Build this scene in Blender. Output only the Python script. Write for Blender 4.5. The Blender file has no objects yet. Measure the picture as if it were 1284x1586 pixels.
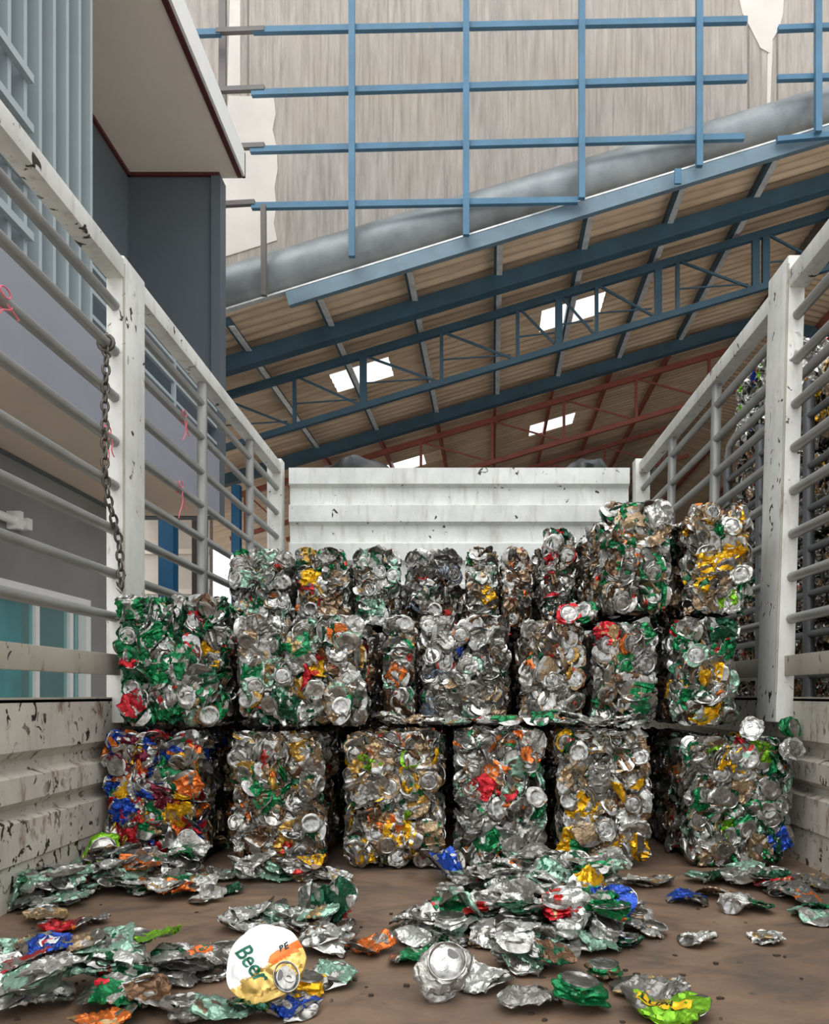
import bpy, bmesh, math, random
import numpy as np
from mathutils import Vector, Matrix, Euler
from mathutils.bvhtree import BVHTree

R = random.Random(7)
NR = np.random.RandomState(11)
scn = bpy.context.scene
COL = scn.collection
PI = math.pi

# ------------------------------------------------------------------ camera
F = 1200.0            # focal length in pixels of the 1284 px wide frame
VX, VY = 712.0, 1075.0  # where the truck's length direction vanishes
CAMZ = 1.555          # eye height; the truck bed lies at 1.0
BED = 1.0
cd = bpy.data.cameras.new('camera')
cam = bpy.data.objects.new('camera', cd)
COL.objects.link(cam)
cam.location = (0, 0, CAMZ)
cam.rotation_euler = (PI / 2, 0, 0)
cd.sensor_fit = 'HORIZONTAL'
cd.sensor_width = 36
cd.lens = F / 1284 * 36
cd.shift_x = (642 - VX) / 1284
cd.shift_y = (VY - 793) / 1284
cd.clip_start = 0.02
cd.clip_end = 300
scn.camera = cam


def P(px, py, d):
    return Vector(((px - VX) / F * d, d, CAMZ + (VY - py) / F * d))


def floor_at(px, py, z=BED):
    d = (CAMZ - z) * F / (py - VY)
    return Vector(((px - VX) / F * d, d, z))


# ------------------------------------------------------------------ materials
def srgb(r, g, b):
    f = lambda c: c / 12.92 if c <= .04045 else ((c + .055) / 1.055) ** 2.4
    return (f(r / 255), f(g / 255), f(b / 255))


class NT:
    def __init__(s, name):
        m = bpy.data.materials.new(name)
        m.use_nodes = True
        s.m = m
        s.t = m.node_tree
        s.b = s.t.nodes['Principled BSDF']

    def n(s, t, **kw):
        x = s.t.nodes.new(t)
        for k, v in kw.items():
            setattr(x, k, v)
        return x

    def l(s, a, b):
        s.t.links.new(a, b)

    def coord(s, scale=(1, 1, 1), kind='Object'):
        tc = s.n('ShaderNodeTexCoord')
        mp = s.n('ShaderNodeMapping')
        mp.inputs['Scale'].default_value = scale
        s.l(tc.outputs[kind], mp.inputs[0])
        return mp.outputs[0]

    def noise(s, co, scale, detail=4, rough=.55, dist=0.):
        x = s.n('ShaderNodeTexNoise')
        x.inputs['Scale'].default_value = scale
        x.inputs['Detail'].default_value = detail
        x.inputs['Roughness'].default_value = rough
        x.inputs['Distortion'].default_value = dist
        s.l(co, x.inputs['Vector'])
        return x.outputs['Fac']

    def ramp(s, fac, stops, interp='LINEAR'):
        x = s.n('ShaderNodeValToRGB')
        e = x.color_ramp.elements
        x.color_ramp.interpolation = interp
        while len(e) < len(stops):
            e.new(.5)
        for i, (p, c) in enumerate(stops):
            e[i].position = p
            e[i].color = (c, c, c, 1) if isinstance(c, (int, float)) else (*c[:3], 1)
        s.l(fac, x.inputs[0])
        return x.outputs[0]

    def mix(s, fac, a, b, mode='MIX'):
        x = s.n('ShaderNodeMix', data_type='RGBA', blend_type=mode)
        for sock, v in ((x.inputs[0], fac), (x.inputs[6], a), (x.inputs[7], b)):
            if isinstance(v, (int, float)):
                sock.default_value = v
            elif isinstance(v, tuple):
                sock.default_value = (*v[:3], 1)
            else:
                s.l(v, sock)
        return x.outputs[2]

    def math(s, op, a, b=None):
        x = s.n('ShaderNodeMath', operation=op)
        for i, v in enumerate((a, b)):
            if v is None:
                continue
            if isinstance(v, (int, float)):
                x.inputs[i].default_value = v
            else:
                s.l(v, x.inputs[i])
        return x.outputs[0]

    def base(s, c):
        if isinstance(c, tuple):
            s.b.inputs['Base Color'].default_value = (*c[:3], 1)
        else:
            s.l(c, s.b.inputs['Base Color'])

    def set(s, rough=None, metal=None, spec=None):
        for k, v in (('Roughness', rough), ('Metallic', metal), ('Specular IOR Level', spec)):
            if v is None:
                continue
            if isinstance(v, (int, float)):
                s.b.inputs[k].default_value = v
            else:
                s.l(v, s.b.inputs[k])

    def bump(s, h, strength=.3, dist=.01):
        x = s.n('ShaderNodeBump')
        x.inputs['Strength'].default_value = strength
        x.inputs['Distance'].default_value = dist
        s.l(h, x.inputs['Height'])
        s.l(x.outputs[0], s.b.inputs['Normal'])


M = {}


def simple(name, col, rough=.6, metal=0., var=.12, vscale=6., bump=0.):
    t = NT(name)
    co = t.coord()
    n = t.noise(co, vscale, 5)
    lo = tuple(c * (1 - var) for c in col)
    hi = tuple(min(1, c * (1 + var)) for c in col)
    t.base(t.ramp(n, [(.3, lo), (.7, hi)]))
    t.set(rough, metal)
    if bump:
        t.bump(t.noise(co, vscale * 6, 6), bump, .004)
    M[name] = t.m
    return t


def worn_paint(name, col, rust=.5, scuff=.5, rough=.5):
    """white truck paint: dirt veil, rust runs, black scuffs and chips"""
    t = NT(name)
    co = t.coord()
    dirt = t.noise(co, 3.5, 6, .65)
    c = t.ramp(dirt, [(.3, tuple(x * .74 for x in col)), (.62, col)])
    st = t.noise(t.coord((9, 9, 1.6)), 3, 5, .6)
    c = t.mix(t.ramp(st, [(.52, 0.), (.8, .45)]), c, srgb(140, 128, 108))
    r = t.noise(t.coord((6, 6, 2.4)), 2.6, 7, .7)
    c = t.mix(t.ramp(r, [(.67 - .12 * rust, 0.), (.77 - .1 * rust, .8)]), c, srgb(112, 72, 42))
    k = t.noise(t.coord((1, 1.3, 1)), 24 if scuff > 1 else 17, 3, .6, .7)
    kk = t.noise(co, 5, 2)
    m = t.math('MULTIPLY', t.ramp(k, [(.69 - .1 * scuff, 0.), (.72 - .1 * scuff, 1.)]), t.ramp(kk, [(.38, 0.), (.5, 1.)]))
    c = t.mix(m, c, srgb(48, 40, 34))
    t.base(c)
    t.set(rough, 0.)
    t.bump(t.noise(co, 40, 4), .12, .003)
    M[name] = t.m


worn_paint('white_paint', srgb(228, 228, 222), .2, .55)
worn_paint('panel_paint', srgb(204, 198, 186), .9, 1.1)
worn_paint('head_paint', srgb(236, 238, 234), -.35, .25)
worn_paint('band_paint', srgb(178, 172, 158), .7, .3)
simple('pipe', srgb(150, 150, 147), .42, .35, .14, 8)
simple('pipe_dark', srgb(98, 100, 102), .45, .35, .15, 8)
simple('steel_strip', srgb(120, 118, 114), .35, .7)
simple('chain_steel', srgb(96, 90, 84), .42, .75, .3, 30)
simple('pink', srgb(232, 110, 130), .6)
simple('rubber', (.015, .015, .016), .8)
simple('chassis', (.03, .03, .033), .6)
simple('tarp', (.014, .015, .017), .38, 0, .3, 14, .5)

t = NT('bed_steel')
co = t.coord()
a = t.noise(t.coord((1, 1.5, 1)), 2.6, 9, .68, .4)
c = t.ramp(a, [(.30, srgb(84, 76, 68)), (.47, srgb(112, 92, 76)), (.6, srgb(128, 104, 84)), (.75, srgb(144, 122, 102))])
b = t.noise(t.coord((1, 2.2, 1)), 3.3, 6, .66, .8)
c = t.mix(t.ramp(b, [(.52, 0.), (.68, .75)]), c, srgb(74, 70, 66))
d = t.noise(co, 42, 3)
c = t.mix(t.ramp(d, [(.68, 0.), (.76, .8)]), c, srgb(56, 46, 40))
t.base(c)
t.set(t.ramp(b, [(.4, .62), (.7, .34)]), 0., .5)
t.bump(t.noise(co, 26, 6), .22, .004)
M['bed'] = t.m

t = NT('concrete')
co = t.coord()
a = t.noise(t.coord((6, 6, .7)), 2.3, 7, .65)
c = t.ramp(a, [(.28, srgb(148, 142, 136)), (.5, srgb(172, 165, 158)), (.72, srgb(192, 186, 178))])
b = t.noise(co, .8, 3)
c = t.mix(t.ramp(b, [(.4, 0.), (.7, .45)]), c, srgb(186, 172, 152))
s = t.noise(t.coord((16, 16, .35)), 2, 4, .6)
c = t.mix(t.ramp(s, [(.52, 0.), (.72, .6)]), c, srgb(122, 116, 110))
t.base(c)
t.set(.9)
t.bump(t.noise(co, 14, 6), .15, .01)
M['concrete'] = t.m
simple('plaster', srgb(222, 216, 208), .9, 0, .06, 3)
simple('panel_joint', srgb(128, 122, 116), .9)


def paint_steel(name, col, worn, rough=.5):
    t = NT(name)
    co = t.coord()
    c = t.ramp(t.noise(co, 3, 4), [(.3, tuple(x * .8 for x in col)), (.7, tuple(x * 1.12 for x in col))])
    c = t.mix(t.ramp(t.noise(co, 9, 6, .7), [(.6, 0.), (.75, .7)]), c, worn)
    t.base(c)
    t.set(rough, .1)
    M[name] = t.m


paint_steel('blue_steel', srgb(72, 116, 144), srgb(118, 124, 126))
paint_steel('red_steel', srgb(150, 84, 70), srgb(96, 62, 54))
paint_steel('blue_steel_shaded', srgb(56, 86, 102), srgb(70, 84, 90))  # the blue paint again, darkened for the shade inside the hall
paint_steel('eave_steel', srgb(106, 130, 144), srgb(140, 140, 136))
paint_steel('grey_steel', srgb(104, 100, 98), srgb(80, 72, 68))
simple('galv', srgb(214, 217, 218), .45, .3, .2, 10)
simple('duct', srgb(134, 140, 142), .5, .45, .25, 3, .2)

t = NT('roof_sheet')
a = t.noise(t.coord((.7, 5, 1)), 1.6, 6, .6)
c = t.ramp(a, [(.25, srgb(178, 154, 130)), (.55, srgb(214, 190, 162)), (.8, srgb(228, 208, 184))])
c = t.mix(t.ramp(t.noise(t.coord(), 1.1, 4, .6), [(.5, 0.), (.7, .5)]), c, srgb(168, 138, 110))
t.base(c)
t.set(.5)
M['roof'] = t.m

t = NT('skylight_sheet')
tr = t.n('ShaderNodeBsdfTransparent')
tl = t.n('ShaderNodeBsdfTranslucent')
mx = t.n('ShaderNodeMixShader')
mx.inputs[0].default_value = .12
t.l(tr.outputs[0], mx.inputs[1])
t.l(tl.outputs[0], mx.inputs[2])
t.l(mx.outputs[0], t.t.nodes['Material Output'].inputs[0])
M['skylight'] = t.m

simple('b_dark', srgb(92, 100, 106), .55, 0, .05, 2)
simple('b_band', srgb(146, 148, 158), .6, 0, .05, 2)
simple('b_fin', srgb(166, 178, 182), .5, 0, .05, 2)
simple('b_wall', srgb(140, 140, 140), .8, 0, .14, 1.6)
simple('b_soffit', srgb(238, 226, 212), .8, 0, .05, 1.5)
simple('b_tan', srgb(222, 204, 184), .8, 0, .06, 1.5)
simple('b_trim', srgb(84, 36, 34), .5)
simple('b_white', srgb(238, 238, 236), .5, 0, .03)
simple('curtain', srgb(112, 176, 180), .8, 0, .25, 5)
simple('blue_col', srgb(36, 104, 148), .5)
simple('brown_col', srgb(70, 60, 58), .6)
simple('cream', srgb(212, 204, 192), .8, 0, .08, 2)
simple('ground', srgb(190, 184, 176), .9, 0, .15, 1.2)
simple('low_bounce_floor', srgb(84, 80, 75), .9, 0, .15, 1.)
simple('shade_wall', srgb(80, 74, 68), .9, 0, .1, 1.)
simple('teal_tarp', srgb(40, 110, 112), .6, 0, .2)

t = NT('window_glass')
t.b.inputs['Base Color'].default_value = (.55, .88, .9, 1)
t.b.inputs['Transmission Weight'].default_value = .85
t.b.inputs['Roughness'].default_value = .03
t.b.inputs['IOR'].default_value = 1.15
M['glass'] = t.m

# --- aluminium cans
t = NT('can_aluminium')
co = t.coord()
n = t.noise(co, 60, 4, .6)
t.base(t.ramp(n, [(.3, srgb(122, 120, 116)), (.65, srgb(186, 185, 181))]))
t.set(.24, .93)
M['alu'] = t.m
t = NT('core_shade')
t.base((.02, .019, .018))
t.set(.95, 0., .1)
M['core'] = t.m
t = NT('can_inside')
t.base((.13, .125, .12))
t.set(.5, .6)
M['hole'] = t.m


def print_mat(name, source):
    """printed can skin: a tint of its own per can, a second ink in hard-edged patches, bare worn creases"""
    t = NT(name)
    oi = t.n('ShaderNodeObjectInfo')
    if source == 'object':
        tint = oi.outputs['Color']
        rnd = oi.outputs['Random']
    else:
        at = t.n('ShaderNodeAttribute', attribute_name='tint')
        tint = at.outputs['Color']
        rnd = at.outputs['Alpha']
    tc = t.n('ShaderNodeTexCoord')
    off = t.n('ShaderNodeVectorMath', operation='ADD')
    cmb = t.n('ShaderNodeCombineXYZ')
    t.l(t.math('MULTIPLY', rnd, 37.), cmb.inputs[0])
    t.l(t.math('MULTIPLY', rnd, 61.), cmb.inputs[1])
    t.l(cmb.outputs[0], off.inputs[1])
    t.l(tc.outputs['Object'], off.inputs[0])
    co = off.outputs[0]
    second = t.ramp(t.math('FRACT', t.math('MULTIPLY', rnd, 17.3)), [
        (0., srgb(168, 166, 160)), (.3, srgb(214, 216, 210)), (.42, srgb(140, 138, 132)), (.6, srgb(22, 84, 54)),
        (.72, srgb(164, 138, 96)), (.82, srgb(120, 100, 80)), (.91, srgb(190, 52, 46)), (.96, srgb(214, 116, 44))], 'CONSTANT')
    p1 = t.ramp(t.noise(co, 24, 1, .4, .5), [(.585, 0.), (.6, 1.)])
    c = t.mix(p1, tint, second)
    p2 = t.ramp(t.noise(co, 85, 2, .5, .3), [(.6, 0.), (.615, 1.)])
    third = t.mix(.55, tint, srgb(60, 60, 52))
    c = t.mix(t.math('MULTIPLY', p2, t.ramp(t.noise(co, 15, 0), [(.45, 0.), (.5, .8)])), c, third)
    bare = t.ramp(t.noise(co, 46, 5, .7), [(.64, 0.), (.7, .8)])
    c = t.mix(bare, c, srgb(170, 168, 162))
    c = t.mix(t.ramp(t.noise(co, 33, 4, .7), [(.6, 0.), (.75, .6)]), c, srgb(84, 72, 58))
    t.base(c)
    t.set(.27, .6)
    vo = t.n('ShaderNodeTexVoronoi', feature='DISTANCE_TO_EDGE')
    vo.inputs['Scale'].default_value = 85
    t.l(co, vo.inputs['Vector'])
    t.bump(t.math('ADD', t.math('MULTIPLY', vo.outputs['Distance'], 1.1), t.noise(co, 120, 3)), .4, .004)
    M[name] = t.m


print_mat('print', 'object')
print_mat('print_mass', 'attr')


def ink(name, col, rough=.4, metal=.3):
    t = NT(name)
    t.base(col)
    t.set(rough, metal)
    M[name] = t.m


ink('ink_green', srgb(18, 96, 74))
ink('ink_dark', srgb(36, 42, 36))
ink('ink_orange', srgb(236, 112, 40))
ink('ink_white', srgb(236, 238, 236))
ink('ink_red', srgb(206, 36, 52))
ink('ink_gold', srgb(206, 172, 96), .3, .7)
ink('ink_yellow', srgb(240, 196, 30))
ink('ink_mint', srgb(188, 222, 206))
ink('ink_blue', srgb(30, 66, 160))
ink('ink_lime', srgb(128, 190, 40))

# ------------------------------------------------------------------ mesh helpers


def add_obj(name, me, parent=None, loc=None, mats=None):
    o = bpy.data.objects.new(name, me)
    COL.objects.link(o)
    if mats is not None:
        for m in mats:
            me.materials.append(M[m])
    if parent is not None:
        o.parent = parent
    if loc is not None:
        o.location = loc
    return o


def empty(name, loc=(0, 0, 0)):
    o = bpy.data.objects.new(name, None)
    o.empty_display_size = .1
    COL.objects.link(o)
    o.location = loc
    return o


def tag(o, label=None, cat=None, group=None, kind=None):
    if label:
        o['label'] = label
    if cat:
        o['category'] = cat
    if group:
        o['group'] = group
    if kind:
        o['kind'] = kind
    return o


def bm_box(bm, lo, hi, mat=None):
    x0, y0, z0 = lo
    x1, y1, z1 = hi
    vs = [bm.verts.new(p) for p in ((x0, y0, z0), (x1, y0, z0), (x1, y1, z0), (x0, y1, z0), (x0, y0, z1), (x1, y0, z1), (x1, y1, z1), (x0, y1, z1))]
    for f in ((0, 3, 2, 1), (4, 5, 6, 7), (0, 1, 5, 4), (1, 2, 6, 5), (2, 3, 7, 6), (3, 0, 4, 7)):
        bm.faces.new([vs[i] for i in f])
    return vs


def bm_bar(bm, a, b, w, h, up=(0, 0, 1)):
    """rectangular bar from a to b; w sideways, h along up"""
    a, b = Vector(a), Vector(b)
    d = (b - a).normalized()
    up = Vector(up)
    s = d.cross(up).normalized()
    u = s.cross(d).normalized()
    vs = []
    for p in (a, b):
        for i, j in ((-1, -1), (1, -1), (1, 1), (-1, 1)):
            vs.append(bm.verts.new(p + s * (i * w / 2) + u * (j * h / 2)))
    for f in ((3, 2, 1, 0), (4, 5, 6, 7), (0, 1, 5, 4), (1, 2, 6, 5), (2, 3, 7, 6), (3, 0, 4, 7)):
        bm.faces.new([vs[i] for i in f])


def bm_tube(bm, pts, r, seg=10, closed=False):
    pts = [Vector(p) for p in pts]
    n = len(pts)
    rings = []
    prev = None
    for i, p in enumerate(pts):
        if closed:
            d = (pts[(i + 1) % n] - pts[i - 1]).normalized()
        else:
            d = (pts[min(i + 1, n - 1)] - pts[max(i - 1, 0)]).normalized()
        if prev is None:
            ref = Vector((0, 0, 1)) if abs(d.z) < .9 else Vector((1, 0, 0))
            s = d.cross(ref).normalized()
        else:
            s = (prev - d * prev.dot(d)).normalized()
        prev = s
        u = d.cross(s)
        rr = r[i] if isinstance(r, (list, tuple)) else r
        rings.append([bm.verts.new(p + s * (math.cos(2 * PI * k / seg) * rr) + u * (math.sin(2 * PI * k / seg) * rr)) for k in range(seg)])
    m = n if closed else n - 1
    for i in range(m):
        A, B = rings[i], rings[(i + 1) % n]
        for k in range(seg):
            f = bm.faces.new((A[k], A[(k + 1) % seg], B[(k + 1) % seg], B[k]))
            f.smooth = True
    if not closed:
        bm.faces.new(rings[0][::-1])
        bm.faces.new(rings[-1])


def bm_prism(bm, poly, axis_vec):
    """extrude a 3-D polygon along a vector"""
    v = Vector(axis_vec)
    A = [bm.verts.new(Vector(p)) for p in poly]
    B = [bm.verts.new(Vector(p) + v) for p in poly]
    n = len(poly)
    bm.faces.new(A)
    bm.faces.new(B[::-1])
    for i in range(n):
        bm.faces.new((A[i], B[i], B[(i + 1) % n], A[(i + 1) % n]))


def obj(name, build, mat, parent=None, bevel=0., loc=None):
    bm = bmesh.new()
    build(bm)
    bmesh.ops.recalc_face_normals(bm, faces=bm.faces[:])
    if bevel:
        bmesh.ops.bevel(bm, geom=bm.edges[:], offset=bevel, segments=2, affect='EDGES', profile=.6)
    me = bpy.data.meshes.new(name)
    if loc is not None:
        bmesh.ops.translate(bm, verts=bm.verts[:], vec=-Vector(loc))
    bm.to_mesh(me)
    bm.free()
    me.set_sharp_from_angle(angle=math.radians(40))
    return add_obj(name, me, parent, loc, [mat] if isinstance(mat, str) else mat)


def box(name, lo, hi, mat, parent=None, bevel=0.):
    return obj(name, lambda bm: bm_box(bm, lo, hi), mat, parent, bevel)


def bar(name, a, b, w, h, mat, parent=None, up=(0, 0, 1), bevel=0.):
    return obj(name, lambda bm: bm_bar(bm, a, b, w, h, up), mat, parent, bevel)


def tube(name, pts, r, mat, parent=None, seg=12, closed=False):
    return obj(name, lambda bm: bm_tube(bm, pts, r, seg, closed), mat, parent)


# ------------------------------------------------------------------ ground
g = box('ground', (-60, -30, -.2), (60, 90, 0), 'ground')
tag(g, kind='structure')

# ------------------------------------------------------------------ the truck
truck = empty('truck', (0, 2.6, 0))
tag(truck, 'open-backed truck with white stake sides, brown steel bed and white headboard', 'truck')
truck_inv = Matrix.Translation((0, -2.6, 0))


def tpart(o, parent=None):
    o.parent = parent or truck
    if parent is None:
        o.matrix_parent_inverse = truck_inv
    return o


Y0, YH = .35, 4.84        # tail end and headboard
XL, XR = -1.14, 1.12      # inner faces of the lower side panels
b = box('bed_floor', (XL - .05, Y0, BED - .06), (XR + .05, YH + .05, BED), 'bed')
tpart(b)


def side_profile(sgn, x):
    # (height over bed, step outwards)
    pr = [(.54, 0), (.405, 0), (.378, .032), (.352, .032), (.338, 0), (.275, 0), (.252, .032), (.236, .032), (.222, 0), (.118, 0), (.114, .007), (0., .007)]
    poly = [(x + sgn * o, Y0, BED + z) for z, o in pr]
    poly += [(x + sgn * .07, Y0, BED), (x + sgn * .07, Y0, BED + .54)]
    return poly


for sgn, x in ((-1, XL), (1, XR)):
    o = obj('side_panel', lambda bm: bm_prism(bm, side_profile(sgn, x), (0, YH - Y0, 0)), 'panel_paint', bevel=0)
    tpart(o)
    o = box('panel_cap', (min(x, x + sgn * .075), Y0, BED + .532), (max(x, x + sgn * .075), YH, BED + .545), 'band_paint')
    tpart(o)

RAILS = [1.272, 1.122, .972, .826, .682, .536, .392, .252]


def gate(sgn, xin, y0, y1, uprights, lean=0.):
    """one fence section: top beam, round rails, uprights, flat band"""
    e = empty('side_gate', (0, 0, 0))
    tpart(e)
    e.parent = truck
    e.matrix_parent_inverse = truck_inv
    X = lambda z: xin + sgn * lean * z
    xo = lambda z, w: X(z) + sgn * w
    o = bar('top_beam', (xo(1.4, .03), y0, CAMZ + 1.395), (xo(1.4, .03), y1, CAMZ + 1.395), .06, .062, 'white_paint', e, bevel=.004)
    o = bar('edge_strip', (xo(1.4, .045), y0, CAMZ + 1.432), (xo(1.4, .045), y1, CAMZ + 1.432), .03, .012, 'steel_strip', e)
    for z in RAILS:
        r = tube('rail', [(xo(z, .03), y0 + .003, CAMZ + z), (xo(z, .03), y1 - .003, CAMZ + z)], .0165, 'pipe', e)
    for y in uprights:
        tube('upright', [(xo(0, .03), y, CAMZ - .015), (xo(1.37, .03), y, CAMZ + 1.366)], .022, 'pipe', e)
    bar('flat_band', (xo(.1, .022), y0, CAMZ + .095), (xo(.1, .022), y1, CAMZ + .095), .02, .068, 'band_paint', e, bevel=.003)
    return e


gate(-1, -1.1, Y0 + .05, 2.54, [1.3])
gate(-1, -1.1, 2.71, YH - .06, [3.4, 4.17])
gate(1, 1.075, Y0 + .05, 2.6, [1.3], .022)
gate(1, 1.075, 2.77, YH - .06, [3.42, 4.13], .022)


def post(sgn, xb, xt, y0, y1, zt):
    def build(bm):
        w = .06 * sgn
        A = [bm.verts.new(p) for p in ((xb, y0, BED + .46), (xb + w, y0, BED + .46), (xb + w, y1, BED + .46), (xb, y1, BED + .46))]
        B = [bm.verts.new(p) for p in ((xt, y0, zt), (xt + w, y0, zt), (xt + w, y1, zt), (xt, y1, zt))]
        bm.faces.new(A)
        bm.faces.new(B)
        for i in range(4):
            bm.faces.new((A[i], A[(i + 1) % 4], B[(i + 1) % 4], B[i]))
    o = obj('side_post', build, 'white_paint', bevel=.006)
    tpart(o)
    s = obj('weld_seam', lambda bm: bm_tube(bm, [(xb + sgn * .0005, y0 + .0005, BED + .56), ((xb * .5 + xt * .5) + sgn * .0005, y0, BED + 1.2), (xt, y0, zt - .03)], .0035, 6), 'band_paint')
    s.parent = o
    return o


post(-1, -1.1, -1.1, 2.54, 2.71, CAMZ + 1.44)
post(1, 1.06, 1.103, 2.6, 2.77, CAMZ + 1.475)
for sgn, x in ((-1, -1.1), (1, 1.085)):
    o = box('corner_post', (min(x, x + sgn * .09), YH - .06, BED), (max(x, x + sgn * .09), YH + .03, CAMZ + 1.455), 'white_paint', bevel=.005)
    tpart(o)

# headboard: pressed sheet with three steps
hp = [(1.404, 0), (1.305, 0), (1.287, .035), (1.185, .035), (1.172, 0), (1.07, 0), (1.052, .035), (.95, .035), (.935, 0), (.83, 0), (.81, .035), (.7, .035), (.68, 0), (-.555, 0)]
poly = [(-1.06, YH - .035 + o, CAMZ + z) for z, o in hp] + [(-1.06, YH + .03, CAMZ - .555), (-1.06, YH + .03, CAMZ + 1.404)]
o = obj('headboard', lambda bm: bm_prism(bm, poly, (2.115, 0, 0)), 'head_paint')
tpart(o)
# cab and running gear: they carry the bed
o = obj('cab', lambda bm: bm_box(bm, (-1.1, 5.0, .6), (1.1, 6.7, 2.9)), 'head_paint', bevel=.08)
tpart(o)
for x in (-.45, .45):
    tpart(box('chassis_beam', (x - .05, .4, .68), (x + .05, 6.4, BED - .06), 'chassis'))
for x in (-.95, .95):
    for y in (1.6, 5.9):
        def wb(bm):
            bmesh.ops.create_cone(bm, cap_ends=True, segments=32, radius1=.45, radius2=.45, depth=.26, matrix=Matrix.Translation((x, y, .45)) @ Matrix.Rotation(PI / 2, 4, 'Y'))
        tpart(obj('wheel', wb, 'rubber', bevel=.02))

# chain hanging beside the post
def chain(bm, pts, link=.036, r=.0042):
    P_ = [Vector(p) for p in pts]
    L = [0]
    for i in range(1, len(P_)):
        L.append(L[-1] + (P_[i] - P_[i - 1]).length)
    n = int(L[-1] / (link * .8))
    def at(s):
        for i in range(1, len(P_)):
            if s <= L[i] or i == len(P_) - 1:
                k = (s - L[i - 1]) / (L[i] - L[i - 1])
                return P_[i - 1].lerp(P_[i], k), (P_[i] - P_[i - 1]).normalized()
    for k in range(n):
        c, d = at((k + .5) / n * L[-1])
        s = d.cross(Vector((0.3, 1, 0))).normalized()
        s = Matrix.Rotation((k % 2) * PI / 2 + .4, 3, d) @ s
        loop = []
        for j in range(14):
            a = 2 * PI * j / 14
            loop.append(c + d * (math.cos(a) * link * .5) + s * (math.sin(a) * link * .30))
        bm_tube(bm, loop, r, 6, True)


cp = [(-1.125, 2.47, CAMZ + 1.1), (-1.108, 2.43, CAMZ + 1.06), (-1.108, 2.42, CAMZ + .9), (-1.108, 2.42, CAMZ + .7), (-1.108, 2.44, CAMZ + .62), (-1.1, 2.5, CAMZ + .5), (-1.1, 2.515, CAMZ + .4), (-1.1, 2.52, CAMZ + .345)]
ch = obj('chain', lambda bm: chain(bm, cp), 'chain_steel')
tag(ch, 'rusty steel chain hanging from a rail beside the white post', 'chain')
k = tube('hook_band', [(-1.13 + .024 * math.cos(a * .5236), 2.475, CAMZ + 1.122 + .024 * math.sin(a * .5236)) for a in range(12)], .007, 'chain_steel', ch, 8, True)


def string_tie(p, label, seed, s=1.0):
    r = random.Random(seed)
    p = Vector(p)
    def build(bm):
        loop = [p + Vector((.0, .022 * math.cos(a * PI / 5), .022 * math.sin(a * PI / 5))) for a in range(10)]
        bm_tube(bm, loop, .0022, 6, True)
    o = obj('string_tie', build, 'pink')
    def tail(sx, ln):
        pts = []
        for k in range(9):
            q = k / 8
            pts.append(p + Vector((.021, sx * (.03 * q + .012 * math.sin(q * 5 + seed)), -.015 - ln * q)))
        return pts
    tube('loose_end', tail(1, .05 * s), .002, 'pink', o, 6)
    tube('loose_end', tail(-1, .09 * s), .002, 'pink', o, 6)
    tube('bow_loop', [p + Vector((.022, .0 + .022 * math.cos(a * PI / 6) - .02, .008 + .012 * math.sin(a * PI / 6))) for a in range(12)], .002, 'pink', o, 6, True)
    tag(o, label, 'string', 'pink string ties on the rails')


string_tie((-1.13, 2.46, CAMZ + .826), 'pink string knotted round a rail against the chain and the white post', 1)
string_tie((-1.13, 3.14, CAMZ + 1.122), 'pink string bow tied high on the rails behind the white post', 2)
string_tie((-1.13, 3.1, CAMZ + .826), 'pink string with long loop dangling over the tan soffit', 3, 1.3)
string_tie((-1.13, 1.91, CAMZ + .972), 'pink string end at the cut edge of the photo, near the fins', 4, .4)

# tarpaulin bundles behind the headboard
def tarp(name, x0, x1, h, label, seed):
    rr = np.random.RandomState(seed)
    def build(bm):
        nu, nv = 40, 16
        g = []
        ph = rr.rand(6) * 6
        for i in range(nu + 1):
            u = i / nu
            row = []
            env = (math.sin(PI * u) ** .5)
            for j in range(nv):
                a = 2 * PI * j / nv
                rad = .085 * env * (1 + .18 * math.sin(3 * a + ph[0] + 9 * u) + .12 * math.sin(17 * u + ph[1] + a)) + .004
                z = 2.9 + .03 + (rad * math.sin(a) * h) + .07 * h * env
                row.append(bm.verts.new((x0 + (x1 - x0) * u, 5.12 + rad * 1.1 * math.cos(a), max(z, 2.9))))
            g.append(row)
        for i in range(nu):
            for j in range(nv):
                f = bm.faces.new((g[i][j], g[i][(j + 1) % nv], g[i + 1][(j + 1) % nv], g[i + 1][j]))
                f.smooth = True
        bm.faces.new(g[0]); bm.faces.new(g[-1][::-1])
    o = obj(name, build, 'tarp')
    tag(o, label, 'tarpaulin')


tarp('tarpaulin', -1.0, -.38, 1.12, 'rumpled black tarpaulin bundle over the headboard near the blue columns', 3)
tarp('tarpaulin', .66, 1.02, 1.15, 'short black tarpaulin bundle over the headboard near the tall bale', 5)

# ------------------------------------------------------------------ the grey building beside the truck
bld = empty('building', (-3.6, 6.5, 0))
tag(bld, 'two-storey grey building with vertical fins, balcony and wide white eave', 'building')
binv = Matrix.Translation((3.6, -6.5, 0))


def bp(o, parent=None):
    o.parent = parent or bld
    if parent is None:
        o.matrix_parent_inverse = binv
    return o


XB, XW, DE = -2.6, -3.6, 8.41
ZS0, ZS1, ZSO = 3.49, 4.14, 7.2
Yb0 = 1.0
bp(box('balcony_slab', (-8, Yb0, ZS0), (XB, DE - .02, ZS1), 'b_band'))
bp(box('balcony_ceiling', (-8, Yb0, ZS0 - .012), (XB - .03, DE - .05, ZS0), 'b_tan'))
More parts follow.
